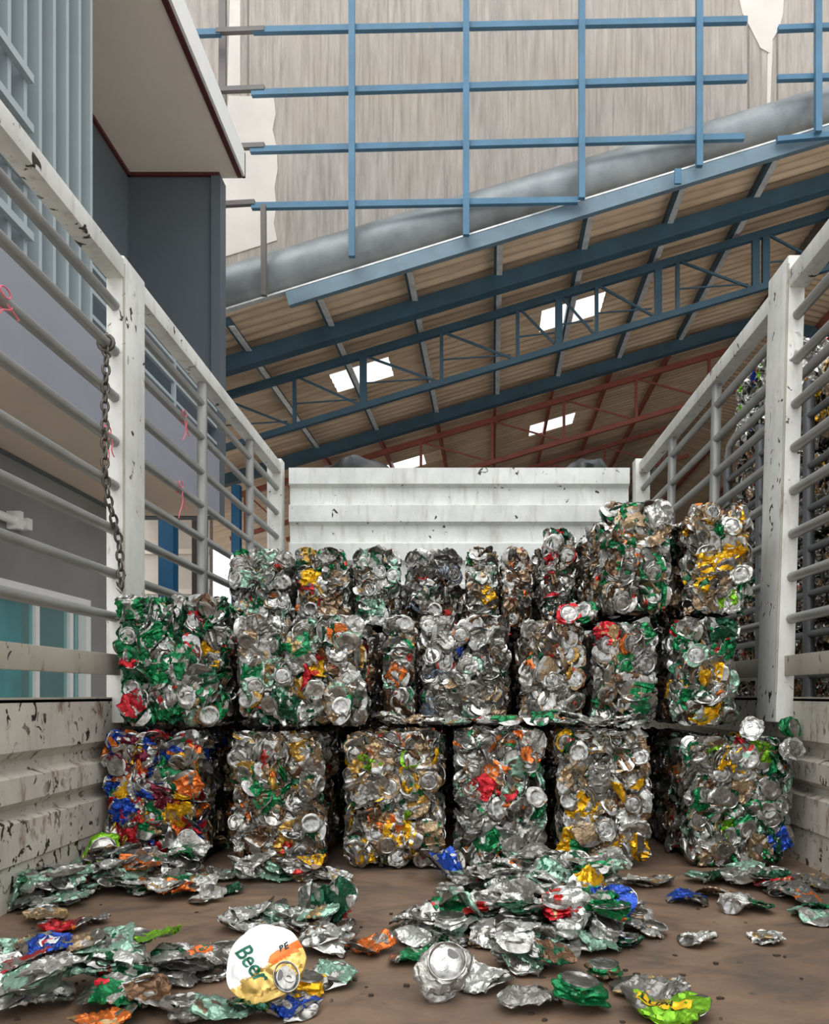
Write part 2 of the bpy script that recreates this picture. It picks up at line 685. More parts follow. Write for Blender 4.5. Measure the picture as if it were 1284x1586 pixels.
# upper storey: recess wall, end panel, soffit, fascia, trims
bp(box('upper_wall', (XW - .2, Yb0, ZS1), (XW, DE, ZSO), 'b_dark'))
bp(box('end_panel', (XW, DE, ZS0 - .01), (XB, DE + .16, ZSO), 'b_dark'))
bp(box('corner_strip', (XB - .09, DE - .03, ZS1), (XB + .01, DE + .17, ZSO - .02), 'b_dark'))
bp(box('soffit', (XW - .2, Yb0, ZSO), (-2.37, DE + .04, ZSO + .03), 'b_soffit'))
bp(box('soffit_trim', (XW, Yb0, ZSO - .035), (XW + .035, DE, ZSO), 'b_trim'))
bp(box('soffit_trim', (XW, DE - .035, ZSO - .035), (XB, DE, ZSO), 'b_trim'))
bp(box('fascia_trim', (-2.42, Yb0, ZSO - .015), (-2.375, DE + .04, ZSO + .02), 'b_trim'))
bp(box('fascia', (-2.375, Yb0, ZSO - .0), (-2.345, DE + .07, ZSO + .27), 'b_white'))
bp(box('fascia_end', (-3.7, DE + .04, ZSO - .0), (-2.345, DE + .07, ZSO + .27), 'b_white'))
bp(box('roof_block', (-8, Yb0, ZSO + .03), (-3.3, DE + .03, ZSO + 1.2), 'b_band'))
# fins
fy = 2.63
while fy < 5.5:
    bp(box('fin', (XB - .13, fy, ZS1), (XB, fy + .035, ZSO), 'b_fin'))
    fy += .166
bp(box('screen_panel', (XB - .24, Yb0, ZS1 + .05), (XB - .16, 5.46, ZSO), 'b_dark'))
for z in (4.3, 4.62, 4.95, 5.25):
    bp(bar('screen_rail', (XB + .02, Yb0, z), (XB + .02, 4.66, z), .04, .05, 'b_fin'))
# balcony railing beyond the fins
rl = empty('balcony_railing', (0, 0, 0))
bp(rl)
for z in (4.26, 4.44, 4.62, 4.8):
    bar('railing_bar', (XB - .04, 5.47, z), (XB - .04, DE, z), .03, .03, 'b_fin', rl)
for y in (6.3, 7.15, 8.0):
    bar('railing_post', (XB - .04, y, ZS1), (XB - .04, y, 4.8), .035, .035, 'b_fin', rl, up=(0, 1, 0))
bp(box('end_wall', (-8, DE - .3, 0), (XW, DE, ZS0), 'b_wall'))
# lower wall with a window opening
wy0, wy1, wz1 = 5.0, 7.5, 2.46
bp(box('lower_wall', (XW - .2, Yb0, 0), (XW, wy0, ZS0 - .012), 'b_wall'))
bp(box('lower_wall', (XW - .2, wy1, 0), (XW, DE, ZS0 - .012), 'b_wall'))
bp(box('lower_wall', (XW - .2, wy0, wz1), (XW, wy1, ZS0 - .012), 'b_wall'))
bp(box('lower_wall', (XW - .2, wy0, 0), (XW, wy1, .25), 'b_wall'))
wf = bp(box('window_frame', (XW - .08, wy0, wz1 - .09), (XW + .03, wy1, wz1), 'b_white'))
for y in (wy0, 5.9, 6.62, 7.2, wy1 - .09):
    box('mullion', (XW - .08, y, .25), (XW + .03 if y in (wy0, wy1 - .09) else XW - .02, y + (.09 if y > 7.3 or y == wy0 else .06), wz1 - .09), 'b_white', wf)
box('pane', (XW - .056, wy0 + .09, .25), (XW - .05, wy1 - .09, wz1 - .09), 'glass', wf)
box('curtain', (XW - .26, wy0 + .05, .25), (XW - .22, wy1 - .75, wz1 - .02), 'curtain', wf)
box('back_room_wall', (XW - 1.8, wy0 - 1, .1), (XW - 1.7, DE - .31, wz1 + .6), 'b_tan', wf)
bp(bar('wall_top_trim', (XW + .01, Yb0, ZS0 - .03), (XW + .01, DE, ZS0 - .03), .02, .03, 'b_dark'))
# white conduit on the lower wall
cy = 6.28
cdt = tube('conduit', [(XW + .06, cy - 1.2, 2.935), (XW + .06, cy, 2.935)], .035, 'b_white')
tag(cdt, 'white plastic conduit end clamped to the grey wall above the window', 'conduit')
box('clamp', (XW + .002, cy - .13, 2.87), (XW + .11, cy - .08, 3.01), 'b_white', cdt)
box('end_cap', (XW + .01, cy - .02, 2.89), (XW + .11, cy + .05, 2.98), 'b_white', cdt)

# ------------------------------------------------------------------ the hall: concrete gable, blue grid, roof
A_ = math.radians(2.4)
CA, SA = math.cos(A_), math.sin(A_)
DW = 9.4          # roof edge
DWALL = 9.95      # concrete wall, set back behind the duct


def UV(u, v, z):
    return Vector((u * CA + v * SA, -u * SA + v * CA, z))


def wall_pt(px, py, off=0.):
    D = DWALL - off
    y = D / (CA + (px - VX) / F * SA)
    return Vector(((px - VX) / F * y, y, CAMZ + (VY - py) / F * y))


def to_uv(p):
    return (p.x * CA - p.y * SA, p.x * SA + p.y * CA)


U_R, SL, Z_0 = 4.9, .281, 7.16


def zroof(u):
    return Z_0 + SL * u if u <= U_R else Z_0 + SL * (2 * U_R - u)


wp = [UV(-8, DWALL, zroof(-8) + .08), UV(U_R, DWALL, zroof(U_R) + .08), UV(11, DWALL, zroof(11) + .08), UV(11, DWALL, 14), UV(-8, DWALL, 14)]
wb_ = obj('wall_back', lambda bm: bm_prism(bm, wp, UV(0, .16, 0)), 'concrete')
tag(wb_, kind='structure')


def wall_poly(name, pts, mat, thick=.012):
    o = obj(name, lambda bm: bm_prism(bm, [wall_pt(x, y, thick) for x, y in pts], UV(0, thick + .02, 0)), mat, wb_)
    return o


wall_poly('plaster_patch', [(372, 0), (372, 140), (352, 140), (356, 0)], 'plaster')
wall_poly('plaster_patch', [(354, 148), (424, 150), (427, 175), (422, 200), (428, 226), (430, 262), (425, 290), (428, 318), (424, 345), (429, 372), (340, 400), (340, 300)], 'plaster')
wall_poly('plaster_patch', [(1136, -40), (1216, -40), (1213, 20), (1207, 44), (1196, 62), (1193, 82), (1178, 74), (1163, 44), (1150, 20)], 'plaster')
wall_poly('plaster_patch', [(1189, 86), (1197, 60), (1193, 165), (1188, 165)], 'plaster', .008)
for x in (383, 1158, 1203):
    wall_poly('panel_joint', [(x, -60), (x + 2.5, -60), (x + 2.5, 300 if x < 900 else 200), (x, 300 if x < 900 else 200)], 'panel_joint', .006)

grid = empty('steel_grid', wall_pt(722, 200, .2))
tag(grid, 'blue painted steel grid of bars fixed on the pale concrete wall', 'steel grid')
ginv = Matrix.Translation(-grid.location)


def gbar(name, a, b, w, mat='blue_steel', off=.67, dep=.06):
    o = bar(name, wall_pt(*a, off), wall_pt(*b, off), dep, w, mat, grid, up=(0, 0, 1) if abs(a[0] - b[0]) > abs(a[1] - b[1]) else (1, 0, 0))
    if abs(a[0] - b[0]) < abs(a[1] - b[1]):
        pass
    o.matrix_parent_inverse = ginv
    return o


for x, yb in ((545, 398), (722, 365), (901, 308), (1083, 258), (1267, 205)):
    gbar('vertical_bar', (x, -60), (x, yb), .075, off=.73)
for y0, x0, x1, y1 in ((48, 392, 1157, 32), (145, 390, 1157, 122), (233, 388, 1152, 213), (320, 390, 895, 311), (-45, 380, 1157, -58)):
    gbar('horizontal_bar', (x0, y0), (x1, y1), .07)
for y0, x0, x1, y1 in ((45, 1205, 1330, 40), (122, 1204, 1330, 118), (217, 1203, 1330, 206)):
    gbar('horizontal_bar', (x0, y0), (x1, y1), .06)
gbar('horizontal_bar', (285, 53), (342, 51), .07)
for y in (47, 138, 227, 315):
    gbar('wall_bracket', (335 if y < 300 else 342, y + 2), (410 if y < 300 else 395, y - 1), .055, 'grey_steel', .68)
gbar('grey_post', (345, -60), (345, 190), .085, 'grey_steel', .5)
gbar('grey_post', (408, 318), (409, 458), .06, 'grey_steel', .72)
gbar('hook', (1050, 262), (1050, 285), .08, 'blue_steel', .72, .03)

# round duct along the foot of the wall
dz = .37
def duct_build(bm):
    pts = [UV(u, DW + .24, zroof(u) + dz + .01) for u in (-3.6, -2.5, -1, 0.5, 2, 3.5, 4.9)]
    bm_tube(bm, pts, [.30, .295, .28, .27, .26, .25, .24], 28)
dct = obj('round_duct', duct_build, 'duct')
tag(dct, 'long galvanized round duct climbing along the foot of the concrete wall', 'duct')
for u in (-1.78, -.2, 1.35, 2.9):
    d_ = (UV(1, 0, SL)).normalized()
    c_ = UV(u, DW + .24, zroof(u) + dz + .01)
    rad = .293 - (u + 2.5) * .0085
    obj('duct_joint', lambda bm: bm_tube(bm, [c_ - d_ * .008, c_ + d_ * .008], rad, 28), 'duct', dct)

bm_e = lambda a, b, w, h: (lambda bm: bm_bar(bm, a, b, w, h))
ev = obj('eave_beam', bm_e(UV(-2.5, DW - .01, zroof(-2.5) - .08), UV(U_R, DW - .01, zroof(U_R) - .08), .08, .17), 'eave_steel')
tag(ev, 'blue-grey sloping steel beam under the duct along the roof edge', 'beam')
obj('flashing', bm_e(UV(-3.6, DW + .0, zroof(-3.6) + .03), UV(U_R, DW + .0, zroof(U_R) + .03), .09, .02), 'galv', ev)

# roof sheet with skylight openings
def roof_hit(px, py):
    dx, dz_ = (px - VX) / F, (VY - py) / F
    # point = (dx*d, d, CAMZ+dz*d); u = dx*d*CA - d*SA
    k = dx * CA - SA
    d = (Z_0 - CAMZ) / (dz_ - SL * k)
    p = Vector((dx * d, d, CAMZ + dz_ * d))
    return to_uv(p)


PER = .177
sk_px = [[(507, 576), (597, 561), (615, 583), (522, 609)], [(838, 488), (935, 460), (930, 490), (835, 520)], [(821, 659), (889, 645), (886, 661), (819, 678)], [(600, 722), (664, 709), (655, 727), (585, 743)]]
V0, V1 = DW, DW + PER * 120
sky_rects = []
for q in sk_px:
    uv = [roof_hit(*p) for p in q]
    u0 = (uv[0][0] + uv[3][0]) / 2
    u1 = (uv[1][0] + uv[2][0]) / 2
    va = max((uv[0][1] + uv[1][1]) / 2, (uv[2][1] + uv[3][1]) / 2)
    vb = min((uv[0][1] + uv[1][1]) / 2, (uv[2][1] + uv[3][1]) / 2)
    sky_rects.append((u0, u1, round((vb - V0) / PER) * PER + V0, round((va - V0) / PER) * PER + V0))
us = sorted({-7., U_R, 11., 0., -4., 2.5, 8.} | {r[0] for r in sky_rects} | {r[1] for r in sky_rects})
SUB = 8
nv = 120 * SUB


def corr(v):
    x = 2 * PI * (v - V0) / PER
    return .0125 * (math.cos(x) + math.cos(3 * x) / 9)


def corrugated(us_, v_lo, v_hi, skip=None, lift=0.):
    n = int(round((v_hi - v_lo) / PER * SUB))
    def build(bm):
        rows = []
        for j in range(n + 1):
            v = v_lo + j * PER / SUB
            rows.append([bm.verts.new(UV(u, v, zroof(u) + corr(v) + .03 + lift)) for u in us_])
        for j in range(n):
            vm = v_lo + (j + .5) * PER / SUB
            for i in range(len(us_) - 1):
                um = (us_[i] + us_[i + 1]) / 2
                if skip and any(r[0] < um < r[1] and r[2] < vm < r[3] for r in skip):
                    continue
                f = bm.faces.new((rows[j][i], rows[j][i + 1], rows[j + 1][i + 1], rows[j + 1][i]))
                f.smooth = True
        for v in [v for v in bm.verts if not v.link_faces]:
            bm.verts.remove(v)
    return build


rf = obj('roof', corrugated(us, V0, V1, sky_rects), 'roof')
tag(rf, kind='structure')
sm = rf.modifiers.new('thickness', 'SOLIDIFY')
sm.thickness = .008
for r in sky_rects:
    obj('skylight', corrugated([r[0] - .02, r[1] + .02], r[2], r[3], None, .012), 'skylight', rf)

# roof steel
RA = [(10.25, 'blue_steel_shaded', 'blue sloping rafter nearest behind the roof edge beam'), (14.3, 'blue_steel_shaded', 'blue sloping rafter between the blue truss and the red trusses')]
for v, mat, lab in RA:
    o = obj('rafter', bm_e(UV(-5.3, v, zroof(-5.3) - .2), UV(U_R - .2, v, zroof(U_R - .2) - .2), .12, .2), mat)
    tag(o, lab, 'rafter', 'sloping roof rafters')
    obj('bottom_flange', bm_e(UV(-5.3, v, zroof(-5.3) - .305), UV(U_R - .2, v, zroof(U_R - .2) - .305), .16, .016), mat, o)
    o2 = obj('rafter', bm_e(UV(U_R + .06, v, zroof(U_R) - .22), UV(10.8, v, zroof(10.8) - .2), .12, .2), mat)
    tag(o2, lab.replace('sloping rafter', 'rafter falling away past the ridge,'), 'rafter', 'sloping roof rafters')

k = 0
ord_ = ['lowest', 'second', 'third', 'fourth', 'fifth', 'sixth', 'seventh']
for i in range(7):
    u = -3.28 + 1.11 * i
    o = obj('purlin', bm_e(UV(u, DW + .1, zroof(u) - .055), UV(u, 14.25, zroof(u) - .055), .055, .11), 'blue_steel_shaded')
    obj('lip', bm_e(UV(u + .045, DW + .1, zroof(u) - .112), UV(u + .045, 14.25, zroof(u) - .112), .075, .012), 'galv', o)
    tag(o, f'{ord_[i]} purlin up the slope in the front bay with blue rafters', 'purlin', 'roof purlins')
    o = obj('purlin', bm_e(UV(u, 14.5, zroof(u) - .06), UV(u, V1 - .2, zroof(u) - .06), .06, .11), 'red_steel')
    tag(o, f'{ord_[i]} purlin up the slope in the far bays with rust-red trusses', 'purlin', 'roof purlins')
for i in range(4):
    u = 5.9 + 1.2 * i
    o = obj('purlin', bm_e(UV(u, DW + .1, zroof(u) - .06), UV(u, V1 - .2, zroof(u) - .06), .06, .11), 'red_steel')
    tag(o, f'{ord_[i].replace("lowest", "first")} purlin past the ridge on the slope falling away', 'purlin', 'roof purlins')
rb = obj('ridge_beam', bm_e(UV(U_R - .06, DW, zroof(U_R) - .12), UV(U_R - .06, V1, zroof(U_R) - .12), .1, .24), 'grey_steel')
tag(rb, 'dark ridge beam running back between the two roof slopes', 'beam')
obj('ridge_pipe', bm_e(UV(U_R - .22, DW, zroof(U_R) - .5), UV(U_R - .22, V1, zroof(U_R) - .5), .05, .05), 'galv', rb)


def truss(v, mat, verts, hgt, label, group, u0=-5.2, u1=4.85, thick=(), tie=True):
    t_ = empty('roof_truss', UV(0, v, zroof(0) - .3))
    tag(t_, label, 'truss', group)
    inv = Matrix.Translation(-t_.location)
    def a(o):
        o.parent = t_
        o.matrix_parent_inverse = inv
        return o
    top = lambda u: UV(u, v, zroof(u) - .24)
    bot = lambda u: UV(u, v, zroof(u) - .24 - hgt)
    a(obj('top_chord', bm_e(top(u0), top(u1), .08, .1), mat))
    a(obj('bottom_chord', bm_e(bot(u0), bot(u1), .08, .085), mat))
    for i, u in enumerate(verts):
        w = .1 if i in thick else .05
        a(bar('web_post', top(u), bot(u), .06, w, mat, None, up=(1, 0, 0)))
        if i + 1 < len(verts) and i not in thick[:0]:
            u2 = verts[i + 1]
            if u2 - u > .3:
                a(bar('brace', top(u) + UV(.05, 0, -.03), bot(u2), .03, .03, mat))
                if tie:
                    m1 = top(u).lerp(bot(u), .55)
                    a(bar('tie_rod', m1, m1 + UV((u2 - u) * .9, 0, .05), .018, .018, mat))


truss(11.0, 'blue_steel_shaded', [-4.9, -3.9, -2.83, -1.84, -.72, .36, .94, 1.47, 2.33, 2.6, 3.68, 3.82, 4.7], .74, 'blue lattice truss crossing the roof in front of the two skylights', 'lattice roof trusses', thick=(3, 6, 8, 10, 11))
truss(15.2, 'red_steel', [-4.9, -4.2, -2.8, -1.4, 0., 1.4, 2.8, 4.2], .82, 'rust-red lattice truss nearer the blue rafters', 'lattice roof trusses', tie=False)
truss(19.4, 'red_steel', [-4.9, -4.2, -2.8, -1.4, 0., 1.4, 2.8, 4.2], .82, 'rust-red lattice truss low behind the headboard, second of the red ones', 'lattice roof trusses', tie=False)
truss(24.2, 'red_steel', [-4.9, -4.2, -2.8, -1.4, 0., 1.4, 2.8, 4.2], .82, 'rust-red lattice truss deepest in the hall', 'lattice roof trusses', tie=False)

# unseen dark walls added to keep daylight to the open front
hw = obj('shade_wall_right', lambda bm: bm_prism(bm, [UV(11, DW + .6, 0), UV(11, V1, 0), UV(11, V1, zroof(11)), UV(11, DW + .6, zroof(11))], UV(.15, 0, 0)), 'shade_wall')
tag(hw, kind='structure')
hw = obj('shade_wall_far', lambda bm: bm_prism(bm, [UV(-7, V1, 0), UV(11, V1, 0), UV(11, V1, zroof(11)), UV(U_R, V1, zroof(U_R)), UV(-7, V1, zroof(-7))], UV(0, .15, 0)), 'shade_wall')
tag(hw, kind='structure')
hf = obj('floor', lambda bm: bm_prism(bm, [UV(-6.9, DW + .8, 0), UV(10.9, DW + .8, 0), UV(10.9, V1 - .05, 0), UV(-6.9, V1 - .05, 0)], (0, 0, .03)), 'low_bounce_floor')  # unseen dark floor added to cut light bounced onto the roof
tag(hf, kind='structure')

# columns and things past the building end
def column(name, px0, px1, d, z1, mat, label):
    x0, x1 = (px0 - VX) / F * d, (px1 - VX) / F * d
    o = box(name, (x0, d, 0), (x1, d + (x1 - x0), z1), mat)
    box('base_plate', (x0 - .08, d - .08, 0), (x1 + .08, d + (x1 - x0) + .08, .03), 'grey_steel', o)
    tag(o, label, 'column', 'hall columns')


column('steel_column', 245, 268, 11.0, 5.74, 'blue_col', 'blue steel column standing before the cream cladding')
column('steel_column', 297, 316, 10.2, 5.68, 'brown_col', 'dark brown steel column between two blue columns')
column('steel_column', 358, 371, 14.3, 5.42, 'blue_col', 'slim blue steel column by the bright opening and the headboard')
cw = box('cladding_wall', (-9.5, 15.5, 0), (-5.0, 15.7, 5.2), 'cream')
tag(cw, 'cream sheet-clad shed wall seen beyond the blue column', 'wall', kind='thing')
for z in (1.4, 2.6, 3.6, 4.4):
    bar('cladding_rail', (-9.5, 15.46, z), (-5.0, 15.46, z), .05, .1, 'b_soffit', cw)
up = tube('utility_pole', [(-9.3, 33, 0), (-9.3, 33, 10.4)], .13, 'brown_col')
tag(up, 'thin utility pole with crossarms in the bright gap past the building', 'utility pole')
bar('crossarm', (-10.3, 32.9, 9.4), (-8.3, 32.9, 9.4), .1, .1, 'brown_col', up)
bar('crossarm', (-10.1, 32.9, 8.6), (-8.5, 32.9, 8.6), .1, .1, 'brown_col', up)

# ------------------------------------------------------------------ crushed cans
def vnoise(p, seed, f):
    """cheap smooth vector noise from a few random sine waves"""
    rs = np.random.RandomState(seed)
    out = np.zeros_like(p)
    for k in range(5):
        d = rs.normal(size=(3, 3)) * f
        ph = rs.rand(3) * 6.28
        out += np.sin(p @ d + ph)
    return out / 3


def raw_can(seg, nbody, rs, tab=True):
    H = .116
    prof = [(0, .1118, 1), (.012, .1118, 1), (.0198, .1115, 1), (.0212, .1098, 1), (.0232, .1075, 1), (.0245, .1110, 1), (.0258, .116, 1), (.0272, .1162, 1), (.0278, .1145, 1), (.0272, .1125, 1)]
    zs = np.linspace(.104, .012, nbody)
    prof += [(.0298, .108, 0)] + [(.0331, z, 0) for z in zs]
    prof += [(.0312, .0065, 2), (.0275, .002, 2), (.0245, 0, 2), (.0222, .002, 2), (.019, .006, 2), (.011, .0095, 2), (0, .0105, 2)]
    V, Fc, Z = [], [], []
    idx = []
    for r, z, zn in prof:
        if r == 0:
            idx.append([len(V)] * seg)
            V.append((0, 0, z))
        else:
            s = len(V)
            for k in range(seg):
                a = 2 * PI * k / seg
                V.append((r * math.cos(a), r * math.sin(a), z))
            idx.append(list(range(s, s + seg)))
    for i in range(len(prof) - 1):
        zn = max(prof[i][2], prof[i + 1][2]) if not (prof[i][2] == 1 and prof[i + 1][2] == 0) else 0
        for k in range(seg):
            a, b, c, d = idx[i][k], idx[i][(k + 1) % seg], idx[i + 1][(k + 1) % seg], idx[i + 1][k]
            f = [a, b, c, d]
            f = [x for j, x in enumerate(f) if x not in f[:j]]
            Fc.append(f[::-1])
            Z.append(zn)
    if tab:
        # mouth and pull tab on the lid
        a0 = rs.rand() * 6.28
        ca, sa = math.cos(a0), math.sin(a0)
        rot = lambda x, y, z: (x * ca - y * sa, x * sa + y * ca, z)
        s = len(V)
        n = 10
        for k in range(n):
            a = 2 * PI * k / n
            V.append(rot(.0128 + .0058 * math.cos(a) - .0012 * math.cos(2 * a), .0098 * math.sin(a), .1123))
        Fc.append(list(range(s, s + n))); Z.append(4)
        s = len(V)
        n = 12
        for zz in (.1122, .1146):
            for rr in (1., .5):
                for k in range(n):
                    a = 2 * PI * k / n
                    V.append(rot(-.006 + .0115 * math.cos(a) * rr, .0072 * math.sin(a) * rr, zz))
        for k in range(n):
            k2 = (k + 1) % n
            Fc.append([s + 2 * n + k, s + 2 * n + k2, s + 3 * n + k2, s + 3 * n + k]); Z.append(3)
            Fc.append([s + k, s + k2, s + 2 * n + k2, s + 2 * n + k]); Z.append(3)
            Fc.append([s + n + k2, s + n + k, s + 3 * n + k, s + 3 * n + k2]); Z.append(3)
    return np.array(V, float), Fc, np.array(Z), H


def vnormals(V, Fc):
    N = np.zeros_like(V)
    for f in Fc:
        p = V[f]
        n = np.cross(p[1] - p[0], p[2] - p[0])
        if len(f) == 4:
            n = np.cross(p[2] - p[0], p[3] - p[1])
        for i in f:
            N[i] += n
    L = np.linalg.norm(N, axis=1)
    L[L == 0] = 1
    return N / L[:, None]


def crush(kind, seed, seg=28, nbody=14, tab=True, flat=1., crease=1.):
    rs = np.random.RandomState(seed)
    V, Fc, Z, H = raw_can(seg, nbody, rs, tab)
    t = V[:, 2] / H
    endtop = t > .915
    endbot = t < .09
    body = ~(endtop | endbot)

    def rot(mask, c, axis, ang):
        c = np.array(c)
        M_ = np.array(Matrix.Rotation(ang, 3, Vector(axis)))
        V[mask] = (V[mask] - c) @ M_.T + c
    th = np.arctan2(V[:, 1], V[:, 0])
    if kind == 'puck':
        s = rs.uniform(.16, .34)
        ph = rs.rand(3) * 6.28
        fold = np.sin(t * PI * rs.choice([3, 4, 5]) + ph[0] + .6 * np.sin(2 * th + ph[1]))
        wide = 1 + body * (.13 * fold + .10 * np.sin(2 * th + ph[2]) + .06 * np.sin(5 * th + 4 * t))
        V[:, 0] *= wide
        V[:, 1] *= wide
        tx, ty = rs.uniform(-.3, .3, 2)
        V[:, 2] = V[:, 2] * s + t * (V[:, 0] * tx + V[:, 1] * ty)
        V[:, 0] += t * rs.uniform(-.014, .014)
        V[:, 1] += t * rs.uniform(-.014, .014)
        amp, wamp = .0055, .003
    else:
        a1, a2 = rs.uniform(.5, 1.35) * rs.choice([-1, 1]), rs.uniform(.5, 1.35) * rs.choice([-1, 1])
        rot(endtop, (0, 0, H * .93), (0, 1, 0), a1)
        rot(endbot, (0, 0, H * .07), (0, 1, 0), a2)
        s = rs.uniform(.16, .34) * flat
        pinch = 1 - .35 * np.exp(-((t - rs.uniform(.3, .7)) / .18) ** 2)
        V[:, 0] *= s * np.where(body, pinch, 1.7)
        V[:, 1] *= np.where(body, 1.34 * (1 + .12 * np.sin(7 * t + rs.rand() * 6)), 1.08)
        # long axis -> x, flattened direction -> z
        V = np.stack([V[:, 2] - H / 2, V[:, 1], V[:, 0]], 1)
        # crumple along the length
        V[:, 0] *= rs.uniform(.66, .98)
        bend = rs.uniform(-7, 7)
        V[:, 2] += bend * V[:, 0] ** 2
        V[:, 1] += rs.uniform(-3.5, 3.5) * V[:, 0] ** 2
        tw = rs.uniform(-8, 8) if kind == 'twist' else rs.uniform(-3, 3)
        a = tw * V[:, 0]
        y, z = V[:, 1].copy(), V[:, 2].copy()
        V[:, 1] = y * np.cos(a) - z * np.sin(a)
        V[:, 2] = y * np.sin(a) + z * np.cos(a)
        if kind == 'fold':
            fa = rs.uniform(.7, 1.5)
            x0 = rs.uniform(-.012, .012)
            w = np.clip((V[:, 0] - x0) / .012, 0, 1)
            a = -fa * w
            x, z = V[:, 0] - x0, V[:, 2].copy()
            V[:, 0] = np.where(x > 0, x * np.cos(a) - z * np.sin(a), x) + x0
            V[:, 2] = np.where(x > 0, -x * np.sin(a) + z * np.cos(a), z)
        amp, wamp = .0095 * crease, .0045 * crease
    N = vnormals(V, Fc)
    soft = np.where(np.isin(np.arange(len(V)), np.unique(np.concatenate([f for f, z in zip(Fc, Z) if z]))), .28, 1.)
    # creases: cells of random seeds, ridged at their borders
    for n_pts, am in ((16, amp), (46, amp * .5)):
        lo, hi = V.min(0), V.max(0)
        pts = lo + rs.rand(n_pts, 3) * (hi - lo)
        D = np.linalg.norm(V[:, None, :] - pts[None], axis=2)
        D.sort(axis=1)
        cr = np.clip((D[:, 1] - D[:, 0]) / .008, 0, 1)
        V = V + N * ((cr - .55) * am * soft)[:, None]
    V = V + vnoise(V, seed + 5, 55) * (wamp * np.clip(soft, .35, 1))[:, None]
    c = (V.min(0) + V.max(0)) / 2
    V -= c
    return V, Fc, Z


def mesh_from(name, V, Fc, mi, mats):
    me = bpy.data.meshes.new(name)
    me.from_pydata([tuple(v) for v in V], [], Fc)
    for m in mats:
        me.materials.append(M[m])
    me.polygons.foreach_set('material_index', np.array(mi, dtype=np.int32))
    me.polygons.foreach_set('use_smooth', np.ones(len(Fc), dtype=bool))
    me.update()
    me.set_sharp_from_angle(angle=math.radians(32))
    return me


def sub(V, Fc, Z, zones):
    keep = [f for f, z in zip(Fc, Z) if z in zones]
    used = sorted({i for f in keep for i in f})
    mp = {i: k for k, i in enumerate(used)}
    return V[used], [[mp[i] for i in f] for f in keep], [z for z in Z if z in zones]


ZM = {0: 0, 1: 1, 2: 1, 3: 1, 4: 2}
VERT = {}
LIB = {'puck': [], 'flat': [], 'fold': [], 'twist': []}
LOW = {'puck': [], 'flat': [], 'fold': [], 'twist': []}
for kind, n in (('puck', 12), ('flat', 14), ('fold', 6), ('twist', 6)):
    for i in range(n):
        V, Fc, Z = crush(kind, 100 * (1 + list(LIB).index(kind)) + i, 30, 15, tab=(i % 3 != 0))
        if kind == 'puck' and i % 3 == 0:
            V = V * np.array([1, -1, -1])      # bottom end outwards
        me = mesh_from('crushed_can_' + kind, V, Fc, [ZM[z] for z in Z], ['print', 'alu', 'hole'])
        LIB[kind].append(me)
        VERT[me.name] = V
    for i in range(max(4, n // 2)):
        V, Fc, Z = crush(kind, 700 * (1 + list(LIB).index(kind)) + i, 14, 7, tab=False)
        LOW[kind].append((V, Fc, np.array([0 if z == 0 else 1 for z in Z])))

TINT = {k: srgb(*v) for k, v in dict(
    silver=(148, 146, 140), bright=(190, 190, 186), grey=(122, 121, 118), green=(20, 122, 70), darkgreen=(22, 76, 54), white=(214, 216, 210),
    mint=(148, 186, 166), tan=(160, 136, 106), brown=(112, 84, 60), gold=(186, 146, 68), yellow=(228, 174, 24), red=(190, 32, 44), maroon=(120, 34, 58),
    blue=(34, 74, 170), orange=(226, 120, 52), lime=(126, 186, 40), pink=(212, 70, 96), steelblue=(128, 142, 158)).items()}


def pal(**kw):
    ks, ws = zip(*kw.items())
    return lambda r: r.choices(ks, ws)[0]


def orient(normal, mode, r, tilt=.38):
    """rotation matrix taking local z to about the face normal ('face'), or lying edge-on"""
    n = Vector(normal)
    if mode == 'edge':
        side = Vector((0, 0, 1)).cross(n)
        if side.length < .1:
            side = Vector((1, 0, 0))
        a = r.gauss(0, .5)
        z = (side.normalized() * math.cos(a) + n.cross(side).normalized() * math.sin(a)).normalized()
    else:
        z = n.copy()
    z = (z + Vector((r.gauss(0, tilt), r.gauss(0, tilt), r.gauss(0, tilt)))).normalized()
    q = z.to_track_quat('Z', 'Y').to_matrix()
    return q @ Matrix.Rotation(r.uniform(0, 2 * PI), 3, 'Z')


def fit(V, mx, s, p, na, n, pos, depth, lo, hi):
    """press a can into its bale: outermost point at the given depth under the face, nothing past the other faces"""
    W = (V @ np.array(mx).T) * s
    room = np.array(hi) - np.array(lo) - .006
    k = min(1., float(np.min(room / (W.max(0) - W.min(0)))))
    s, W = s * k, W * k
    a, b = W.min(0), W.max(0)
    p = p.copy()
    for i in range(3):
        if i == na:
            p[i] = pos - depth - b[i] if n[i] > 0 else pos + depth - a[i]
        p[i] = min(max(p[i], lo[i] - a[i] + .001), hi[i] - b[i] - .001)
    return p, s


